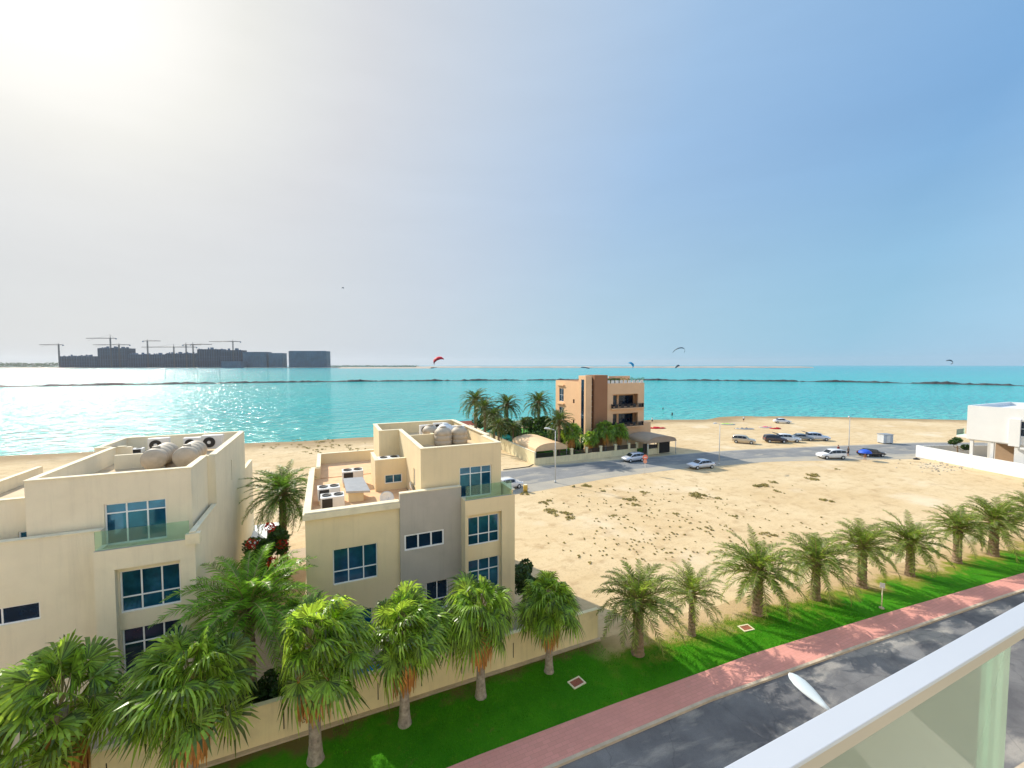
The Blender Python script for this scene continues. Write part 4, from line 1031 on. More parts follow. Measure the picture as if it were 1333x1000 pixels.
# ------------------------------------------------------------------ vehicles
def car(kind, label, paint, loc, rz, open_gate=False):
    o = thing('parked_car', label, 'car', loc, 'cars parked by the beach road', False, rz)
    if kind == 'sedan':
        L, W, Hh = 4.6, 1.8, 1.45
        st = [(-2.3, .45, .62, .0), (-2.22, .35, .92, 0), (-1.65, .3, 1.0, 0), (-1.05, .28, .97, .44), (-.3, .26, .95, .5), (.45, .26, .93, .46), (1.15, .28, .9, 0), (1.95, .32, .80, 0), (2.25, .38, .66, 0), (2.32, .42, .55, 0)]
    elif kind == 'suv':
        L, W, Hh = 4.7, 1.9, 1.75
        st = [(-2.32, .5, .8, 0), (-2.28, .42, 1.08, 0), (-2.1, .36, 1.12, .50), (-1.2, .32, 1.12, .62), (-.3, .30, 1.10, .64), (.4, .30, 1.08, .56), (1.05, .32, 1.06, 0), (1.95, .36, .98, 0), (2.28, .42, .80, 0), (2.36, .46, .66, 0)]
    else:
        L, W, Hh = 4.2, 1.78, 1.55
        st = [(-2.05, .45, .75, 0), (-2.0, .38, 1.0, 0), (-1.75, .32, 1.02, .42), (-1.0, .28, 1.0, .52), (-.2, .27, .98, .55), (.5, .27, .96, .48), (1.1, .3, .93, 0), (1.75, .34, .84, 0), (2.02, .4, .68, 0), (2.08, .44, .58, 0)]
    hw = W/2; b = MB(); rows = []
    for i, (x, zl, zb, g) in enumerate(st):
        e = abs(x)/(L/2); tp = 1-.16*max(0, e-.72)/.28
        w = hw*tp
        zt = zb+g; wr = w*.76 if g > 0 else w*.86
        wt = w*.70 if g > 0 else w*.55
        zt2 = zt+.03 if g > 0 else zb+.035
        half = [(w*.86, zl), (w*.98, zl+.12), (w, (zl+zb)/2), (w*.955, zb-.02), (wr, zt if g > 0 else zb+.015), (wt, zt2)]
        rows.append([(x, y, z) for y, z in half]+[(x, -y, z) for y, z in reversed(half)])
    b.grid(rows, True, True, True); b.build('body', paint, o)
    # glazing: quads just outside the greenhouse sides, windscreen, rear screen
    g = MB(); gi = [i for i, s_ in enumerate(st) if s_[3] > 0]
    def off(p, q=.012): return (p[0], p[1]*(1+q), p[2]+.004)
    for sgn in (0, 1):
        for i in range(gi[0]-1, gi[-1]+1):
            if i < 0 or i+1 >= len(st): continue
            r0, r1 = rows[i], rows[i+1]; a, c = (3, 4) if sgn == 0 else (8, 7)
            p = [Vector(r0[a]), Vector(r1[a]), Vector(r1[c]), Vector(r0[c])]
            ctr = sum(p, Vector())/4; q = [ctr+Vector(((v-ctr).x*.95, (v-ctr).y*.80, (v-ctr).z*.80)) for v in p]
            nrm = (q[1]-q[0]).cross(q[3]-q[0]); 
            if nrm.length < 1e-4: continue
            nrm.normalize(); 
            if nrm.y*(1 if sgn == 0 else -1) < 0: nrm = -nrm
            g.face([v+nrm*.014 for v in q])
    for i0, i1 in ((gi[-1], gi[-1]+1), (gi[0], gi[0]-1)):
        a, c = rows[i0], rows[i1]
        p = [Vector(a[4]), Vector(a[7]), Vector(c[7]), Vector(c[4])]; ctr = sum(p, Vector())/4
        q = [ctr+(v-ctr)*.86 for v in p]; nrm = (q[1]-q[0]).cross(q[3]-q[0]).normalized()
        if nrm.z < 0: nrm = -nrm
        p = [v+nrm*.045 for v in q]; g.face(p)
    g.build('window', 'glass_car', o)
    rw = .36 if kind == 'suv' else .32
    for x in (-L/2+.85, L/2-.88):
        for y in (-hw+.08, hw-.08):
            t = MB(); t.tube([(x, y-.11, rw), (x, y-.09, rw), (x, y+.09, rw), (x, y+.11, rw)], [rw*.9, rw, rw, rw*.9], 18)
            t = t.build('wheel', 'black', o)
            s_ = 1 if y > 0 else -1
            h = MB(); h.tube([(x, y+s_*.105, rw), (x, y+s_*.125, rw)], [rw*.62, rw*.5], 12); h.build('rim', 'pole', t)
    for y in (-hw*.66, hw*.66):
        t = MB(); t.box(L/2-.12, L/2-.0, y-.16, y+.16, .62 if kind != 'suv' else .78, .75 if kind != 'suv' else .92); t.build('headlight', 'frame', o, .02)
        t = MB(); t.box(-L/2+.02, -L/2+.1, y-.14, y+.16, .72 if kind != 'suv' else .85, .88 if kind != 'suv' else 1.08); t.build('tail_light', 'tail', o, .02)
    if open_gate:
        t = MB(); x = st[2][0]; z = st[2][2]+st[2][3]
        T = Matrix.Translation((x+.1, 0, z)) @ Matrix.Rotation(R(14), 4, 'Y'); t.box(-1.15, 0, -hw*.8, hw*.8, 0, .07, T); t.build('tailgate', 'dark', o)
    return o
def paint(n, c, metal=.3): return mat(n, c, .3, .03, 2, metal=metal, coat=.6)
M['glass_car'] = mat('car_glass', (.015, .02, .025), .08, .1, 1, metal=.2, spec=.8)
M['tail'] = mat('tail_lamp_red', (.45, .01, .01), .3, .05)
M['p_white'] = paint('white_car_paint', (.8, .8, .8), 0); M['p_silver'] = paint('silver_car_paint', (.62, .66, .74), .35); M['p_black'] = paint('black_car_paint', (.012, .014, .025)); M['p_beige'] = paint('beige_car_paint', (.62, .52, .38)); M['p_dark'] = paint('dark_red_grey_car_paint', (.07, .05, .05)); M['p_grey'] = paint('grey_car_paint', (.25, .28, .30))
def ga(x, y): a = G(x, y); return (a[0], a[1], .014)
car('hatch', 'silver hatchback parked beside the cream fence of the peach building', 'p_silver', (50.8, 59.9, .014), R(-4)+PI)
car('sedan', 'silver sedan on the near edge of the beach road right of the middle lamp post', 'p_silver', (57.9, 51.2, .014), R(-8)+PI)
car('suv', 'beige off-roader leftmost of the cars parked on the sand', 'p_beige', ga(968, 577), R(-52))
car('suv', 'dark car second from the left of the cars on the sand', 'p_dark', ga(1009, 576), R(-35))
car('suv', 'white car with raised rear door in the middle of the parked group', 'p_white', ga(1026, 575), R(-42), True)
car('sedan', 'dark grey car tucked behind the white one with the raised rear door', 'p_grey', ga(1044, 573), R(-42))
car('suv', 'silver grey car with raised rear door, rightmost of the parked group', 'p_silver', ga(1064, 573), R(-42), True)
car('sedan', 'white car parked alone farthest down the beach near the water', 'p_white', ga(1018, 551), R(-38))
car('suv', 'white car on the near side of the road by the right lamp post', 'p_white', ga(1082, 597), R(-25)+PI)
car('sedan', 'black car behind the blue umbrella', 'p_black', ga(1134, 594), R(-22))
car('hatch', 'white car partly hidden by the right corner of the middle villa', 'p_white', ga(662, 636), R(10))

# ------------------------------------------------------------------ people
def person(label, loc, rz, shirt, pants, hair=(.02, .015, .01), armup=False, wade=False, bent=False, held=None, scale=1.):
    o = thing('person', label, 'person', loc, None, False, rz)
    def skin(name, V_, E_, Rr, m, parent, sub=1):
        me = bpy.data.meshes.new(name); me.from_pydata(V_, E_, []); me.update()
        ob = bpy.data.objects.new(name, me); COL.objects.link(ob); ob.parent = parent
        me.materials.append(m)
        sk = ob.modifiers.new('skin', 'SKIN'); 
        if not me.skin_vertices: 
            me.attributes.new('skin_dummy', 'FLOAT', 'POINT')
        return ob, Rr
    # explicit lofted body instead of a live skin modifier: robust and continuous after a voxel remesh
    lean = .25 if bent else 0.
    b = MB()
    b.tube([(-.02, 0, .86), (0, 0, .98), (lean*.3, 0, 1.15), (lean*.7, 0, 1.32), (lean, 0, 1.42), (lean*1.1, 0, 1.48), (lean*1.15, 0, 1.55)], [.13, .15, .13, .155, .12, .055, .05], 12)
    hc = Vector((lean*1.25+.01, 0, 1.64))
    rows = []
    for k in range(9):
        a = PI*k/8; rr_ = math.sin(a); rows.append([(hc.x+.095*rr_*math.cos(2*PI*j/12)*1.05, hc.y+.075*rr_*math.sin(2*PI*j/12), hc.z+.12*math.cos(a)) for j in range(12)])
    b.grid(rows, True); b.tube([(hc.x+.085, 0, hc.z+.01), (hc.x+.12, 0, hc.z-.025)], [.012, .018], 6)
    for s_ in (-1, 1):
        b.tube([(hc.x, s_*.075, hc.z-.03), (hc.x, s_*.088, hc.z+.02)], [.02, .018], 5)
        if armup: A = [(lean, s_*.16, 1.40), (lean+.16, s_*.2, 1.22), (lean+.38, s_*.12, 1.34), (lean+.44, s_*.09, 1.38)]
        else: A = [(lean, s_*.17, 1.40), (lean-.02, s_*.24, 1.14), (lean+.05, s_*.26, .90), (lean+.08, s_*.26, .82)]
        b.tube(A, [.06, .045, .032, .034], 8)
        h = Vector(A[-1]); dv = (Vector(A[-1])-Vector(A[-2])).normalized()
        for k in range(4):
            q = h+Vector((0, (k-1.5)*.018, 0)); b.tube([q, q+dv*.05, q+dv*.08+Vector((.01, -s_*.01, -.005))], [.009, .009, .006], 5)
        b.tube([h+Vector((.02, 0, 0)), h+Vector((.05, -s_*.02, 0))+dv*.02], [.010, .008], 5)
        st = .10*s_
        b.tube([(0, s_*.09, .92), (st*.6+.02, s_*.10, .50), (st, s_*.10, .10), (st, s_*.10, .04)], [.095, .06, .042, .045], 10)
        b.tube([(st-.06, s_*.10, .04), (st+.06, s_*.105, .035), (st+.17, s_*.11, .025)], [.045, .045, .03], 8)
    body = b.build('body', 'skin', o)
    md = body.modifiers.new('fuse', 'REMESH'); md.mode = 'VOXEL'; md.voxel_size = .014; md.use_smooth_shade = True
    c = MB(); c.tube([(0, 0, .93), (lean*.3, 0, 1.12), (lean*.7, 0, 1.32), (lean, 0, 1.43), (lean*1.05, 0, 1.465)], [.175, .15, .175, .14, .07], 14, False)
    for s_ in (-1, 1):
        if armup: c.tube([(lean, s_*.13, 1.40), (lean+.12, s_*.19, 1.27)], [.075, .062], 8, False)
        else: c.tube([(lean, s_*.14, 1.41), (lean-.01, s_*.225, 1.22)], [.075, .06], 8, False)
    c.build('shirt', shirt, o)
    c = MB(); c.tube([(0, 0, .84), (0, 0, .97)], [.165, .168], 12)
    for s_ in (-1, 1): c.tube([(0, s_*.085, .92), (s_*.06+.02, s_*.10, .5)], [.112, .095], 10, False)
    c.build('trousers', pants, o)
    hm = MB(); rows = []
    for k in range(6):
        a = PI*.58*k/5; rr_ = math.sin(a); rows.append([(hc.x-.012+.108*rr_*math.cos(2*PI*j/12), .088*rr_*math.sin(2*PI*j/12), hc.z+.012+.125*math.cos(a)) for j in range(12)])
    hm.grid(rows, True); hm.build('hair', mat('hair', hair, .6, .1), o)
    o.scale = (scale,)*3
    return o
M['c_red'] = mat('dark_red_cloth', (.3, .05, .04), .85, .1); M['c_blk'] = mat('black_cloth', (.015, .015, .02), .85, .1); M['c_wht'] = mat('white_cloth', (.75, .75, .72), .85, .05)
M['c_brn'] = mat('tan_cloth', (.4, .2, .12), .85, .1); M['c_blue'] = mat('blue_cloth', (.02, .10, .6), .6, .05); M['wet'] = mat('wetsuit', (.01, .012, .015), .5, .1)
def gp3(x, y, z=0.): a = G(x, y, z); return (a[0], a[1], z+.014)
person('person in a dark red top standing behind the white car on the road', gp3(1091, 591), 1.2, 'c_red', 'c_blk')
person('person in black standing at the foot of the right lamp post', gp3(1104, 594), 2.0, 'c_blk', 'c_blk', armup=False, scale=1.05)
person('person in tan clothes bending beside the black car under the blue umbrella', gp3(1126, 599), R(66), 'c_brn', 'c_brn', armup=True, bent=True)
person('person in a white shirt standing alone on the wet sand', gp3(968, 549), .4, 'c_wht', 'c_blk')
person('person wading in dark swimwear farther from the beach', (*G(863, 533, -.28), -1.1), 1, 'wet', 'wet', armup=True)
person('person in dark clothes wading in the shallows near the beach', (*G(875, 541, -.28), -.75), 1, 'wet', 'wet')
person('person in white sitting low at the waterline beside the peach building', (*G(849, 549), -.35), 1, 'c_wht', 'c_blk', armup=True)
a = G(1127, 599)
u_ = thing('umbrella', 'bright blue umbrella held over a person by the black car', 'umbrella', (a[0]-.3, a[1], 0), None, False)
b = MB(); b.tube([(0, 0, .9), (0, 0, 2.0)], [.012, .012], 6); b.build('shaft', 'metal', u_)
b = MB(); rows = []
for k in range(6):
    t = k/5; r_ = 1.0*math.sin(t*PI/2)+.001; rows.append([(r_*math.cos(2*PI*j/16), r_*math.sin(2*PI*j/16), 2.0-.62*(1-math.cos(t*PI/2))) for j in range(16)])
b.grid(rows, True); b.build('canopy', 'c_blue', u_)

# ------------------------------------------------------------------ street furniture
def street_lamp(label, x, y, h, arm, az, group='lamp posts on the beach road'):
    o = thing('street_lamp', label, 'street lamp', (x, y, 0), group, False, az)
    b = MB(); b.lathe([(.16, 0), (.16, .25), (.09, .3)], 12); b.build('base', 'pole', o)
    b = MB(); b.tube([(0, 0, .25), (0, 0, h*.5), (0, 0, h-.15), (arm*.3, 0, h)], [.085, .07, .055, .05], 10); b.tube([(arm*.3, 0, h), (arm*.8, 0, h+.1)], [.04, .035], 8); b.build('pole', 'pole', o)
    b = MB(); b.tube([(arm*.75, 0, h+.08), (arm, 0, h+.14), (arm+.45, 0, h+.16), (arm+.75, 0, h+.12)], [.05, .12, .14, .05], 10); b.build('lamp_head', 'white', o)
    return o
street_lamp('lamp post nearest, in front of the tan arched shade', 30.9, 53.6, 7.9, 1.0, R(135))
street_lamp('lamp post in the middle beside the silver sedan', 62.8, 51.7, 7.2, .9, R(180))
street_lamp('thin pale lamp post on the right near the white car and two people', 92.8, 47.2, 7.4, .9, R(200))
# close lamp whose head reaches over the road below the balcony
def close_lamp():
    hd = G(1027, 876, 7.2); nk = G(1078, 924, 7.0)
    o = thing('street_lamp', 'close white street lamp head reaching over the road just beyond the handrail', 'street lamp', (nk[0]-.2, 6.9, 0))
    bx, by = nk[0]-.3, 6.6
    b = MB(); b.lathe([(.2, 0), (.2, .3), (.1, .35)], 14, (bx, by, .12)); b.build('base', 'pole', o)
    b = MB(); b.tube([(bx, by, .4), (bx, by, 4), (bx, by, 6.3), (bx+.03, by+.15, 6.75), (nk[0], nk[1], 7.0)], [.11, .09, .07, .065, .06], 14); b.build('pole', 'pole', o)
    A = Vector((nk[0], nk[1], 7.0)); B = Vector((hd[0], hd[1], 7.2)); d = B-A
    b = MB(); rows = []; up = Vector((0, 0, 1)); sd = d.cross(up).normalized()
    for t, w, hh in ((-.05, .07, .06), (.12, .11, .07), (.3, .19, .09), (.5, .25, .10), (.7, .26, .10), (.87, .19, .08), (.96, .10, .045), (1, .01, .01)):
        c = A+d*t; rows.append([c+sd*w*math.cos(2*PI*j/16)+up*hh*math.sin(2*PI*j/16)*(1 if math.sin(2*PI*j/16) > 0 else .5) for j in range(16)])
    b.grid(rows, True, True, True); b.build('lamp_head', 'lampgrey', o)
close_lamp()
o = thing('marker_post', 'short pale post with a small square plate at the edge of the pavement', 'sign', (36.0, 15.9, .1), None, False, R(-60))
b = MB(); b.lathe([(.16, 0), (.16, .08), (.05, .1)], 10); b.build('base', 'kerb', o)
b = MB(); b.tube([(0, 0, .08), (0, 0, 1.55)], [.035, .035], 8); b.build('post', 'cap', o)
b = MB(); b.box(-.14, .14, -.015, .015, 1.5, 1.85); b.build('plate', 'offwhite', o, .01)
o = thing('traffic_sign', 'pink and red round sign on a thin white post beside the silver hatchback', 'sign', (46.4, 51.9, 0), None, False, R(66))
b = MB(); b.tube([(0, 0, 0), (0, 0, 3.1)], [.035, .035], 8); b.build('post', 'white', o)
b = MB(); b.tube([(-.03, 0, 2.75), (-.06, 0, 2.75)], [.42, .42], 24); b.build('plate', mat('faded_red_sign', (.75, .2, .14), .5, .08), o)
b = MB(); b.tube([(-.03, 0, 2.05), (-.055, 0, 2.05)], [.3, .3], 24); b.build('lower_plate', mat('pink_sign', (.8, .36, .26), .5, .08), o)
b = MB(); b.box(-.07, -.061, -.25, .25, 2.69, 2.81); b.build('bar', 'white', o)
def manhole(label, x, y, rz):
    o = thing('manhole', label, 'manhole', (x, y, .1), 'framed manhole covers on the grass', False, rz)
    b = MB()
    for q in ((-.42, .42, -.3, -.22), (-.42, .42, .22, .3), (-.42, -.34, -.22, .22), (.34, .42, -.22, .22)): b.box(*q, -.05, .04)
    b.build('frame', 'cap', o); b = MB(); b.box(-.338, .338, -.218, .218, -.05, .025)
    for k in range(6): b.box(-.3+k*.11, -.25+k*.11, -.19, .19, .0251, .033)
    b.build('cover', mat('rust_red_cover', (.32, .10, .06), .8, .2, 6), o)
manhole('red manhole cover in a pale frame on the shaded grass near the wall end', 12.25, 18.8, .15)
manhole('red manhole cover in a pale frame on the sunny grass before the third date palm', 25.1, 18.3, -.15)
o = thing('portable_cabin', 'small grey portable cabin on the sand beyond the road', 'cabin', (*G(1152, 577), 0), None, False, R(-22))
b = MB(); b.box(-1.1, 1.1, -.8, .8, .15, 2.0); b.build('body', 'bin', o, .03)
b = MB(); b.box(-1.2, 1.2, -.9, .9, 2.003, 2.1); b.build('roof', 'metal', o); b = MB(); b.box(-.4, .4, -.83, -.802, .2, 1.85); b.build('door', 'offwhite', o)
for x in (-1, .8): MB().box(x, x+.2, -.7, .7, 0, .15).build('skid', 'dark', o)
o = thing('barrel', 'yellow barrel on the road shoulder beside the middle villa corner', 'barrel', (*G(684, 640), .014), None, False)
b = MB(); b.lathe([(.28, 0), (.3, .03), (.3, .3), (.315, .32), (.3, .34), (.3, .62), (.315, .64), (.3, .66), (.3, .92), (.28, .95)], 18); b.build('drum', mat('yellow_paint', (.7, .45, .08), .5, .1), o)
b = MB(); b.lathe([(.26, .951), (.26, .965)], 16); b.build('lid', 'cap', o)
# rubbish by the white wall
o = thing('debris', 'black heap lying on the sand by the corner of the white wall', 'debris', (*G(1193, 598), 0), None, False)
b = MB(); q = random.Random(2)
rows = []
for k in range(5):
    t = k/4; rows.append([((1-t**2)*.8*math.cos(2*PI*j/10)*q.uniform(.8, 1.1), (1-t**2)*.45*math.sin(2*PI*j/10)*q.uniform(.8, 1.1), .35*t*q.uniform(.8, 1)) for j in range(10)])
b.grid(rows, True); b.build('heap', 'black', o)
rb = MB(); q = random.Random(77)
for _ in range(170):
    g_ = G(q.gauss(1222, 20), q.gauss(607, 4)); r_ = q.uniform(.04, .17)
    rb.grid([[(g_[0]+r_*rr2*math.cos(2*PI*j/6)*q.uniform(.7, 1.2), g_[1]+r_*rr2*math.sin(2*PI*j/6)*q.uniform(.7, 1.2), zz2*r_) for j in range(6)] for rr2, zz2 in ((1, -.1), (.9, .4), (.3, .8))], True, False, True)
tag(rb.build('rubble', mat('pale_rubble', (.42, .36, .28), .95, .3, 3, island=.4)), 'pale stone rubble scattered on the sand before the white wall', 'rubble', kind='stuff')
# road edge blocks at garden corner
o = thing('kerb_fragment', 'broken dark kerb edge curving over the sand at the garden wall corner', 'kerb', (27.5, 57.5, 0))
b = MB(); P_ = [G(x, y) for x, y in ((655, 612), (672, 610), (688, 608), (696, 604), (699, 601))]
for a, c in zip(P_, P_[1:]): b.tube([(a[0], a[1], .03), (c[0], c[1], .03)], [.09, .09], 6)
b.build('kerb_line', 'dark', o)

# scrub on the sand lot: ground cover
def scrub():
    mb = MB(); q = random.Random(12)
    spots = [(762, 632, 1.1), (784, 640, .6), (683, 643, .9), (708, 655, .8), (715, 652, .6), (718, 667, 1.2), (737, 668, .9), (744, 674, .8), (822, 651, 1.), (827, 657, .8), (838, 641, .7), (990, 632, 1.4), (1007, 628, .8), (1058, 619, 1.3), (1060, 624, 1.0), (1075, 652, .9), (1012, 640, .6), (905, 645, 1.4), (932, 648, .7), (1002, 696, .8), (920, 690, .6), (955, 672, .5), (880, 670, .5), (1090, 611, .5), (747, 634, .5), (800, 672, .5)]
    for _ in range(330):
        spots.append((q.triangular(690, 1110, 850), q.uniform(632, 735), q.uniform(.03, .16)))
    for _ in range(60):
        spots.append((q.uniform(340, 480), q.uniform(572, 592), q.uniform(.2, .55)))
    for x, y, s_ in spots:
        g = G(x, y); s_ *= .8
        if g[1] < 22: continue
        for k in range(int(2+10*s_)):
            c = (g[0]+q.gauss(0, .55*s_), g[1]+q.gauss(0, .5*s_), .05)
            clump(mb, c, .26*s_+.05, int(12+34*s_), .05+.06*s_, q, .4)
    tag(mb.build('scrub', 'dry'), 'low dry olive scrub scattered over the sand lot and beach', 'scrub', kind='stuff')
scrub()

# ------------------------------------------------------------------ kites
def kite(label, px, py, D, span, m, rz, flat=False, tilt=0., chord=1.6, h=.5):
    x, y, z = at_dist(px, py, D)
    o = thing('kite', label, 'kite', (x, y, z), 'kitesurfing kites', False, rz)
    b = MB(); rows = []
    for k in range(17):
        t = -1+2*k/16; a = t*PI*.5
        yx = math.sin(a)*span/2 if not flat else t*span/2; zz = (math.cos(a)-.5)*span*h
        c = chord*(1-.75*t*t)**.5 if abs(t) < 1 else chord*.4; th = .12*chord
        T = Matrix.Rotation(tilt, 4, 'Y') @ Matrix.Rotation(R(58), 4, 'X')
        sec = [(-c/2, 0), (-c*.3, th), (c*.1, th*.7), (c/2, .02), (c*.1, th*.3), (-c*.3, -.02)]
        nx, nz_ = math.sin(a), math.cos(a)
        rows.append([tuple(T @ Vector((yx+nx*s_[1], s_[0], zz+nz_*s_[1]))) for s_ in sec])
    b.grid(rows, True, True, True); b.build('canopy', m, o)
    b = MB()
    for k in (3, 8, 13): b.tube([Vector(rows[k][0])+Vector((0, 0, -.03)), Vector(rows[k][3])+Vector((0, 0, -.03))], [.09, .04], 6)
    b.build('strut', 'offwhite', o)
M['k_red'] = mat('red_kite_cloth', (.75, .03, .05), .6, .05, trans=.4); M['k_blue'] = mat('blue_kite_cloth', (.02, .35, .6), .6, .05, trans=.3); M['k_dark'] = mat('dark_kite_cloth', (.04, .07, .10), .6, .1); M['k_green'] = mat('lime_kite_cloth', (.35, .65, .05), .6, .05)
vr = R(-24)   # kites face the viewer roughly
kite('red crescent kite low over the water on the left', 570, 469, 260, 6.5, 'k_red', vr, tilt=R(-28), chord=2.6)
kite('blue crescent kite just right of the peach building', 822, 475, 330, 5.0, 'k_blue', vr, tilt=R(50), chord=2.4)
kite('small black kite over the horizon beneath the large thin arc', 882, 477, 330, 3.6, 'k_dark', vr, tilt=R(-30))
kite('large thin grey arc kite high above the horizon', 885, 456, 330, 9.0, 'k_dark', vr, chord=1.0, h=.75)
kite('dark kite flying over the right part of the horizon', 1237, 471, 330, 4.6, 'k_dark', vr, tilt=R(35))
kite('flat dark kite close to the water left of the peach building roof', 762, 479, 330, 7.0, 'k_dark', vr, h=.12, tilt=R(8), chord=1.)
kite('tiny dark kite high in the sky left of centre', 446, 375, 500, 2.6, 'k_dark', vr)
def ground_kite(label, px, py, m, span, rz):
    span *= .72; qk = random.Random(px)
    x, y = G(px, py); o = thing('kite', label, 'kite', (x, y, 0), 'kites lying on the beach', False, rz)
    b = MB(); rows = []
    for k in range(15):
        t = -1+2*k/14; c = (1.2*(1-.7*t*t))*qk.uniform(.6, 1.1); w1 = qk.uniform(.4, 1.3); w2 = qk.uniform(.3, 1.2)
        rows.append([(t*span/2, -c/2+.5*t*t, .05), (t*span/2, -c*.2+.5*t*t, .4*w1*(1-.6*t*t)), (t*span/2, c*.2+.5*t*t, .45*w2*(1-.5*t*t)), (t*span/2, c/2+.5*t*t, .04)])
    b.grid(rows); b.build('canopy', m, o)
    b = MB(); b.tube([(rows[k][0][0], rows[k][0][1], .1+.02*(k % 2)) for k in range(15)], [.07]+[.13]*13+[.07], 8); b.build('leading_edge', 'offwhite' if m != 'k_red' else 'k_red', o)
ground_kite('red kite lying on the sand beside the peach building', 855, 558, 'k_red', 7, R(-24))
ground_kite('lime green kite lying on the sand nearest the water', 948, 553, 'k_green', 6, R(-24))
ground_kite('dark kite lying on the sand between the green and pink ones', 970, 559, 'k_dark', 7, R(-28))
ground_kite('bright pink kite lying on the sand left of the parked group', 997, 557, mat('pink_kite_cloth', (.85, .04, .22), .6, .05, trans=.2), 5, R(-24))
ground_kite('dull red kite lying next to the bright pink one', 1010, 558.5, 'k_red', 4, R(-30))

# ------------------------------------------------------------------ breakwater, far shore
def breakwater():
    PXL = [(-60, 505), (0, 504), (150, 501.5), (300, 499), (450, 497), (640, 495.5), (760, 495), (900, 495.5), (1100, 497.5), (1220, 500), (1333, 502.5), (1420, 505)]
    P_ = [G(x, y, -.3) for x, y in PXL]; P_ = resample(P_, 420)
    mb = MB(); rows = []; q = random.Random(4)
    for i, (x, y) in enumerate(P_):
        a = P_[max(0, i-1)]; b = P_[min(len(P_)-1, i+1)]; dx, dy = b[0]-a[0], b[1]-a[1]; l = math.hypot(dx, dy); nx, ny = -dy/l, dx/l
        hh = 1.0+.9*noise.noise(Vector((i*.09, 0, 0)))+.5*noise.noise(Vector((i*.5, 0, 0)))
        rows.append([(x+nx*w_+q.uniform(-.3, .3), y+ny*w_+q.uniform(-.3, .3), -.9+(z_*hh+q.uniform(-.15, .25)*(z_ > 0))) for w_, z_ in ((-4.5, 0), (-3, .9), (-1.4, 1.6), (0, 1.9), (1.4, 1.6), (3, .9), (4.5, 0))])
    mb.grid(rows, smooth=False)
    o = mb.build('breakwater', 'rock'); tag(o, 'long low dark rock breakwater crossing the whole bay', 'breakwater')
breakwater()
D0 = 2400
def land(name, pts, m, D, hz, depth=220):
    """low land: pixel-surveyed outline given its own distance, height and depth"""
    mb = MB(); q = random.Random(len(pts)); front = []; 
    L_ = resample([at_dist(x, HY, D)[:2] for x in pts], 60)
    fx, fy = fw
    rows = [[(x-0*fx, y-0*fy, -.5) for x, y in L_], [(x+fx*15, y+fy*15, hz*q.uniform(.5, .7)) for x, y in L_], [(x+fx*60, y+fy*60, hz*q.uniform(.75, 1.1)) for x, y in L_], [(x+fx*depth, y+fy*depth, hz*q.uniform(.6, 1.)) for x, y in L_], [(x+fx*(depth+20), y+fy*(depth+20), -.5) for x, y in L_]]
    mb.grid(rows, smooth=False); return tag(mb.build(name, m), kind='structure')
land('far_shore', (-300, 560), 'farland', D0, 3, 500)
land('far_beach', (-300, 95), 'farland', D0-250, 2.0, 120)
land('far_spit', (545, 1040), 'farland2', D0+300, 13, 200) if False else None
M['farsand'] = mat('far_spit_sand', (.50, .36, .26), .9, .15, .01)
land('far_spit', (540, 700, 1060), 'farsand', D0+200, 7, 200)
land('far_spit_low', (440, 560), 'farsand', D0-300, 3, 80)
def tower_block(label, px0, px1, ytop, kind, D=D0+60):
    a = at_dist(px0, HY, D); b = at_dist(px1, HY, D); t = at_dist((px0+px1)/2, ytop, D)[2]
    L_ = math.hypot(b[0]-a[0], b[1]-a[1]); c = ((a[0]+b[0])/2, (a[1]+b[1])/2, 0); rz = math.atan2(b[1]-a[1], b[0]-a[0])
    o = thing('far_building', label, 'building', c, 'unfinished buildings on the far shore', False, rz)
    fl = max(3, int(t/9)); dz = t/fl; dp = 60.
    w = MB(); w.box(-L_/2+1.5, L_/2-1.5, 1.5, dp-1.5, 0, t-.5); w.build('core', 'blueglass' if kind == 'glass' else 'concshade', o)
    s = MB(); qq = random.Random(int(px0*7))
    for k in range(fl+1): s.box(-L_/2+qq.choice((0, 0, 0, 6, 12))*(k > fl*.6), L_/2-qq.choice((0, 0, 0, 5, 14))*(k > fl*.6), qq.choice((0, 0, 2)), dp, k*dz-.6*(k > 0), k*dz+.6)
    s.build('floor_slab', 'conc', o)
    s = MB(); n = max(3, int(L_/14))
    for k in range(n+1):
        x = -L_/2+.6+(L_-1.2)*k/n; s.box(x-.6, x+.6, .2, 1.49, .9, t-.9)
    s.build('column', 'conc', o)
    if kind == 'frame':
        s = MB(); q = random.Random(int(px0))
        for k in range(n):
            if q.random() < .7: x = -L_/2+L_*k/n; w_ = q.choice((2, 2, 8, 14)); s.box(x+1, x+1+w_, 10, 20, t+.9, t+q.uniform(3, 12))
        s.build('roof_column', 'conc', o)
    return o
for a in (('long low unfinished block left of the tall dark one', 77, 126, 464, 'frame'), ('tallest dark unfinished block on the far shore', 127.5, 166, 453.5, 'frame'), ('low dark block right of the tallest one', 167, 214, 461.5, 'frame'), ('mid-height block under the row of cranes', 215, 256, 460.5, 'frame'),
          ('wide dark block with a flat roof, middle of the far shore', 257, 285, 454.8, 'frame'), ('block joined to the right of the wide dark one', 286, 314, 456, 'frame'), ('pale finished block right of the cranes', 316, 347, 458.3, 'glass'), ('small pale block in the gap before the glazed one', 350, 367, 459.8, 'glass'),
          ('glazed blue block standing alone, rightmost on the far shore', 376, 425, 457, 'glass')): tower_block(*a)
tower_block('low pale shed at the foot of the wide dark block', 288, 313, 470.5, 'glass', D0-20)
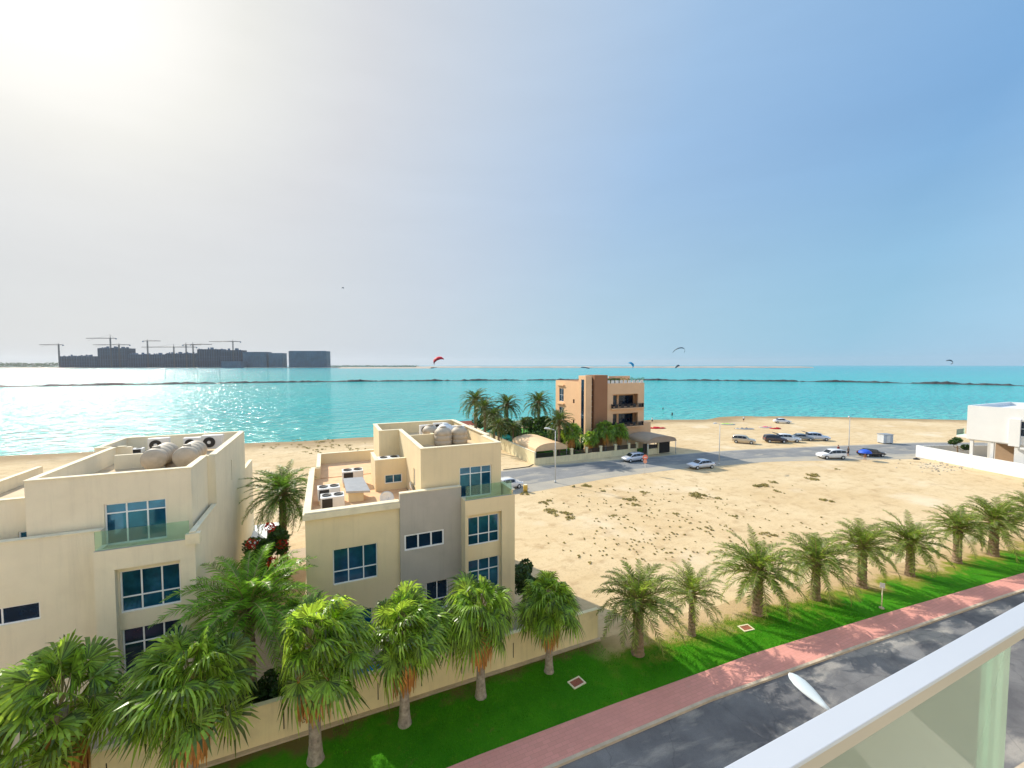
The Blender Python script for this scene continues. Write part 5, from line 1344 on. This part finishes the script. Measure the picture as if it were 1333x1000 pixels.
def crane(label, px, ymast, ybase, jx0, jx1, yj, ytip=None):
    D = D0+30; bx, by, _ = at_dist(px, HY, D); zm = at_dist(px, ymast, D)[2]; zj = at_dist(px, yj, D)[2]
    o = thing('tower_crane', label, 'crane', (bx, by, 0), 'tower cranes on the far shore', False)
    m = MB(); s_ = 2.2
    for x in (-s_, s_):
        for y in (-s_, s_): m.box(x-.7, x+.7, y-.7, y+.7, 2, zj)
    n = int(zj/7)
    for k in range(n):
        z = 2+k*(zj-2)/n; z2 = z+(zj-2)/n
        for y in (-s_, s_): m.tube([(-s_, y, z), (s_, y, z2)], [.4, .4], 4); m.box(-s_, s_, y-.4, y+.4, z-.3, z+.3)
    m.build('mast', 'crane', o)
    A = at_dist(jx0, yj, D); B = at_dist(jx1, yj if ytip is None else ytip, D)
    def loc(p): return Vector((p[0]-bx, p[1]-by, p[2]))
    j = MB(); a, b_ = loc(A), loc(B); up = Vector((0, 0, 4.2))
    j.tube([a, b_], [1.5, 1.5], 4); j.tube([a+up*.2, (a+b_)/2+up*.8, b_+up*.2], [.6, .6, .6], 4)
    n = 16
    for k in range(n): p = a.lerp(b_, k/n); q_ = a.lerp(b_, (k+.5)/n)+up*.6; j.tube([p, q_], [.35, .35], 3)
    jib = j.build('jib', 'crane', o)
    t = MB(); t.tube([(0, 0, zj), (0, 0, zm)], [1.8, .8], 5); t.tube([(0, 0, zm), tuple(a*.92+Vector((0, 0, 0)))], [.3, .3], 3); t.tube([(0, 0, zm), tuple(b_.lerp(Vector((0, 0, zj)), .3))], [.3, .3], 3); t.build('apex', 'crane', o)
    c = MB(); p = a if (a-Vector((0, 0, a.z))).length < (b_-Vector((0, 0, b_.z))).length else b_; c.box(p.x-3, p.x+3, p.y-2, p.y+2, p.z-6, p.z); c.build('counterweight', 'conc', o)
for a in (('tower crane standing alone farthest left', 77.5, 447, 475, 51, 82, 449, None), ('highest tower crane above the tallest block', 145, 435.5, 453, 112, 151, 440.5, None), ('low tower crane on the roof of the tallest block', 156, 447, 453, 121, 169, 449, None),
          ('tower crane with a short high jib right of the tallest block', 193, 442, 461, 186, 209, 444, None), ('tower crane with a long low jib over the low blocks', 227, 448, 461, 184, 256, 452, None), ('small tower crane, left of the close pair', 243, 446, 460, 238, 262, 449, None),
          ('small tower crane, right of the close pair', 252, 445.5, 460, 248, 276, 448.5, None), ('tower crane above the wide dark block with jib to the left', 304, 442.5, 456, 272, 313, 444.8, None)): crane(*a)
# low trees far left
b = MB(); q = random.Random(8)
for k in range(60):
    p = at_dist(-60+k*2.3, HY, D0+120); clump(b, (p[0], p[1], 14+q.uniform(-4, 6)), 14, 60, 3.5, q, 1.1)
for k in range(90):
    p = at_dist(428+k*1.3, HY, D0+300); clump(b, (p[0], p[1], 7+q.uniform(-2, 3)), 9, 30, 2.5, q, .8)
tag(b.build('far_woodland', 'leaf_dark'), 'dark low belt of trees along the far shore', 'woodland', kind='stuff')

# ------------------------------------------------------------------ the balcony the view is taken from
def balcony():
    o = thing('balcony', 'white handrail with greenish glass panel in the lower right corner', 'balcony', (1.2, .4, H-1.75))
    zr = H-.80
    A = G(940, 1000, zr); vi = G(1030, 1000, zr)
    vo = A[1]; vn = vi[1]
    b = MB(); b.box(-.6, 12, vn, vo, zr-.010, zr); b.build('handrail', 'rail', o, .002)
    b = MB(); b.box(-.6, 12, vn+.010, vo-.010, zr-.055, zr-.0105); b.build('glazing_channel', 'rail_in', o)
    vm = (vn+vo)/2; ug = V(1312, 840, vm)[0]
    for x0, x1 in ((-.6, ug), (ug+.5, ug+2.4), (ug+2.9, ug+4.8)):
        b = MB(); b.box(x0, x1, vm-.006, vm+.006, H-1.72, zr-.056); b.build('glass_panel', 'balglass', o)
    b = MB(); b.box(-.6, 12, -1.6, vo+.08, H-2.0, H-1.75); b.build('floor', 'offwhite', o)
    for x in (ug-.12, ug+.55): MB().box(x, x+.05, vm-.02, vm+.02, H-1.74, H-1.6).build('clamp', 'metal', o)
balcony()
def apartments():  # out-of-view block the balcony belongs to, added to bounce sun on villa fronts
    o = thing('apartment_block', 'white apartment block whose balcony the view is taken from, unseen, added to bounce sunlight', 'building', (5, -8, 0))
    holes = []
    for k in range(8):
        for j in range(-9, 12):
            if k == 5 and j in (0,): pass
            holes.append((j*6+1.5, j*6+4., k*3.15+.9, k*3.15+2.7))
    w = MB(); panel(w, 'y', -2.0, .3, -56, 74, 0, 27, holes); w.box(-56, 74, -16, -15.7, 0, 27); w.box(-56, -55.7, -15.7, -2, 0, 27); w.box(73.7, 74, -15.7, -2, 0, 27)
    w.build('wall', mat('apartment_render', (.68, .64, .56), .85, .05), o)
    w = MB(); w.box(-55.7, 73.7, -15.7, -2.01, 26.0, 26.3); w.build('roof', 'roof', o)
    w = MB(); w.box(-55.6, 73.6, -2.3, -2.25, .5, 26); w.build('glazing', 'glass_dark', o)
apartments()

R_ = 12100
hzb = MB().box(-R_, R_, -R_, R_, -3, 190)
hm_ = bpy.data.materials.new('air'); hm_.use_nodes = True; hn = hm_.node_tree; hn.nodes.remove(hn.nodes['Principled BSDF'])
pv = hn.nodes.new('ShaderNodeVolumePrincipled'); pv.inputs['Color'].default_value = (.86, .92, 1, 1); pv.inputs['Density'].default_value = .00003; pv.inputs['Anisotropy'].default_value = .3
hn.links.new(pv.outputs[0], hn.nodes['Material Output'].inputs['Volume'])
tag(hzb.build('haze', hm_), 'thin pale dusty air over the bay fading the far shore', 'haze', kind='stuff')
# ------------------------------------------------------------------ camera, light
cam = bpy.data.cameras.new('Camera'); co = bpy.data.objects.new('Camera', cam); COL.objects.link(co)
cam.sensor_width = 36; cam.lens = F/1333*36; cam.clip_end = 60000; cam.clip_start = .05
co.location = (0, 0, H)
d = Vector((fw[0]*math.cos(PT), fw[1]*math.cos(PT), -math.sin(PT)))
co.rotation_euler = d.to_track_quat('-Z', 'Y').to_euler()
S.camera = co
EL = R(34.5); sh_ = Vector((-.42, .907, 0)).normalized()
sd = Vector((sh_.x*math.cos(EL), sh_.y*math.cos(EL), math.sin(EL)))
l = bpy.data.lights.new('Sun', 'SUN'); l.energy = 3.6; l.angle = R(.5); l.color = (1, .93, .80)
lo = bpy.data.objects.new('Sun', l); COL.objects.link(lo); lo.rotation_euler = sd.to_track_quat('Z', 'Y').to_euler(); lo.location = (0, 0, 60)
W = bpy.data.worlds.new('World'); S.world = W; W.use_nodes = True; N = W.node_tree.nodes; L = W.node_tree.links
sky = N.new('ShaderNodeTexSky'); sky.sky_type = 'NISHITA'; sky.sun_disc = False; sky.sun_elevation = EL
sky.sun_rotation = math.atan2(sh_.x, sh_.y); sky.air_density = 1.0; sky.dust_density = 3.0; sky.ozone_density = 1.5; sky.altitude = 0
bg = N['Background']; bg.inputs[1].default_value = .15
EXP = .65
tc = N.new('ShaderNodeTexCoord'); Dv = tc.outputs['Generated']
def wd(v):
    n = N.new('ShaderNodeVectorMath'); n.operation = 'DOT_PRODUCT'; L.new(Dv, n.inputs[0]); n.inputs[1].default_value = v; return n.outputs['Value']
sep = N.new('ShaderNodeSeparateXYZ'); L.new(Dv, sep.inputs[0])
# hazy sky gradient: brightness and whiteness depend on the angle from the sun and on the height above the horizon
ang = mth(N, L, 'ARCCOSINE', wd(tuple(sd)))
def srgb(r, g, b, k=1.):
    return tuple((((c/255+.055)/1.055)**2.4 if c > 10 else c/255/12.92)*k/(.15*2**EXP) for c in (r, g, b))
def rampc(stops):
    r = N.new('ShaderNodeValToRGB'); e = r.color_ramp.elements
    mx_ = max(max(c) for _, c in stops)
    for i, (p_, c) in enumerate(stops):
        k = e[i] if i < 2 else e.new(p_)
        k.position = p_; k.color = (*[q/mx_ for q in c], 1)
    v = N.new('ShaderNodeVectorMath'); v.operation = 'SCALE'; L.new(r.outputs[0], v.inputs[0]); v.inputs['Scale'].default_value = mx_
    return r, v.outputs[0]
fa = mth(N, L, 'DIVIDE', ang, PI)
r1, high = rampc([(0, srgb(255, 255, 252, 1.35)), (.04, srgb(246, 246, 242, 1.0)), (.08, srgb(230, 231, 227)), (.14, srgb(214, 217, 222)), (.22, srgb(193, 208, 226)), (.33, srgb(158, 192, 228)), (.46, srgb(126, 173, 220)), (.60, srgb(150, 180, 220, 1.35)), (1, srgb(165, 190, 225, 1.5))])  # end stops of both ramps, behind the view, raised to fill shaded fronts
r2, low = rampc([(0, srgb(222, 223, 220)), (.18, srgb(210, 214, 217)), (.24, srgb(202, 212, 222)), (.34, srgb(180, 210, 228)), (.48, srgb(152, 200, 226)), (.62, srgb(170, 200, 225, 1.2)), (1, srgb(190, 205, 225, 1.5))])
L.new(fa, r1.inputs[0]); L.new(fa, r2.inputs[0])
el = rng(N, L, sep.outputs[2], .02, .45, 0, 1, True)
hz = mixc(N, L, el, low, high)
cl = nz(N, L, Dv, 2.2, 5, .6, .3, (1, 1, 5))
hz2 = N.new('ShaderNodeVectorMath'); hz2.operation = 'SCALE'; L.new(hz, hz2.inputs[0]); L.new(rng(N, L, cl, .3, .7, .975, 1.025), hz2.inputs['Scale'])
# the overhead dome is raised out of view to add fill on the shaded fronts
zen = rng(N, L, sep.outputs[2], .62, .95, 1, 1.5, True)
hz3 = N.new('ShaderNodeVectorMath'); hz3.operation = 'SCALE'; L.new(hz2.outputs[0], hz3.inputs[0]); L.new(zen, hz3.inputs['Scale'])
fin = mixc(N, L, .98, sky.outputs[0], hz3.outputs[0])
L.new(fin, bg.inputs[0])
S.view_settings.view_transform = 'Standard'; S.view_settings.look = 'None'; S.view_settings.exposure = EXP; S.view_settings.gamma = 1
S.render.engine = 'CYCLES'
S.cycles.max_bounces = 6; S.cycles.transparent_max_bounces = 8
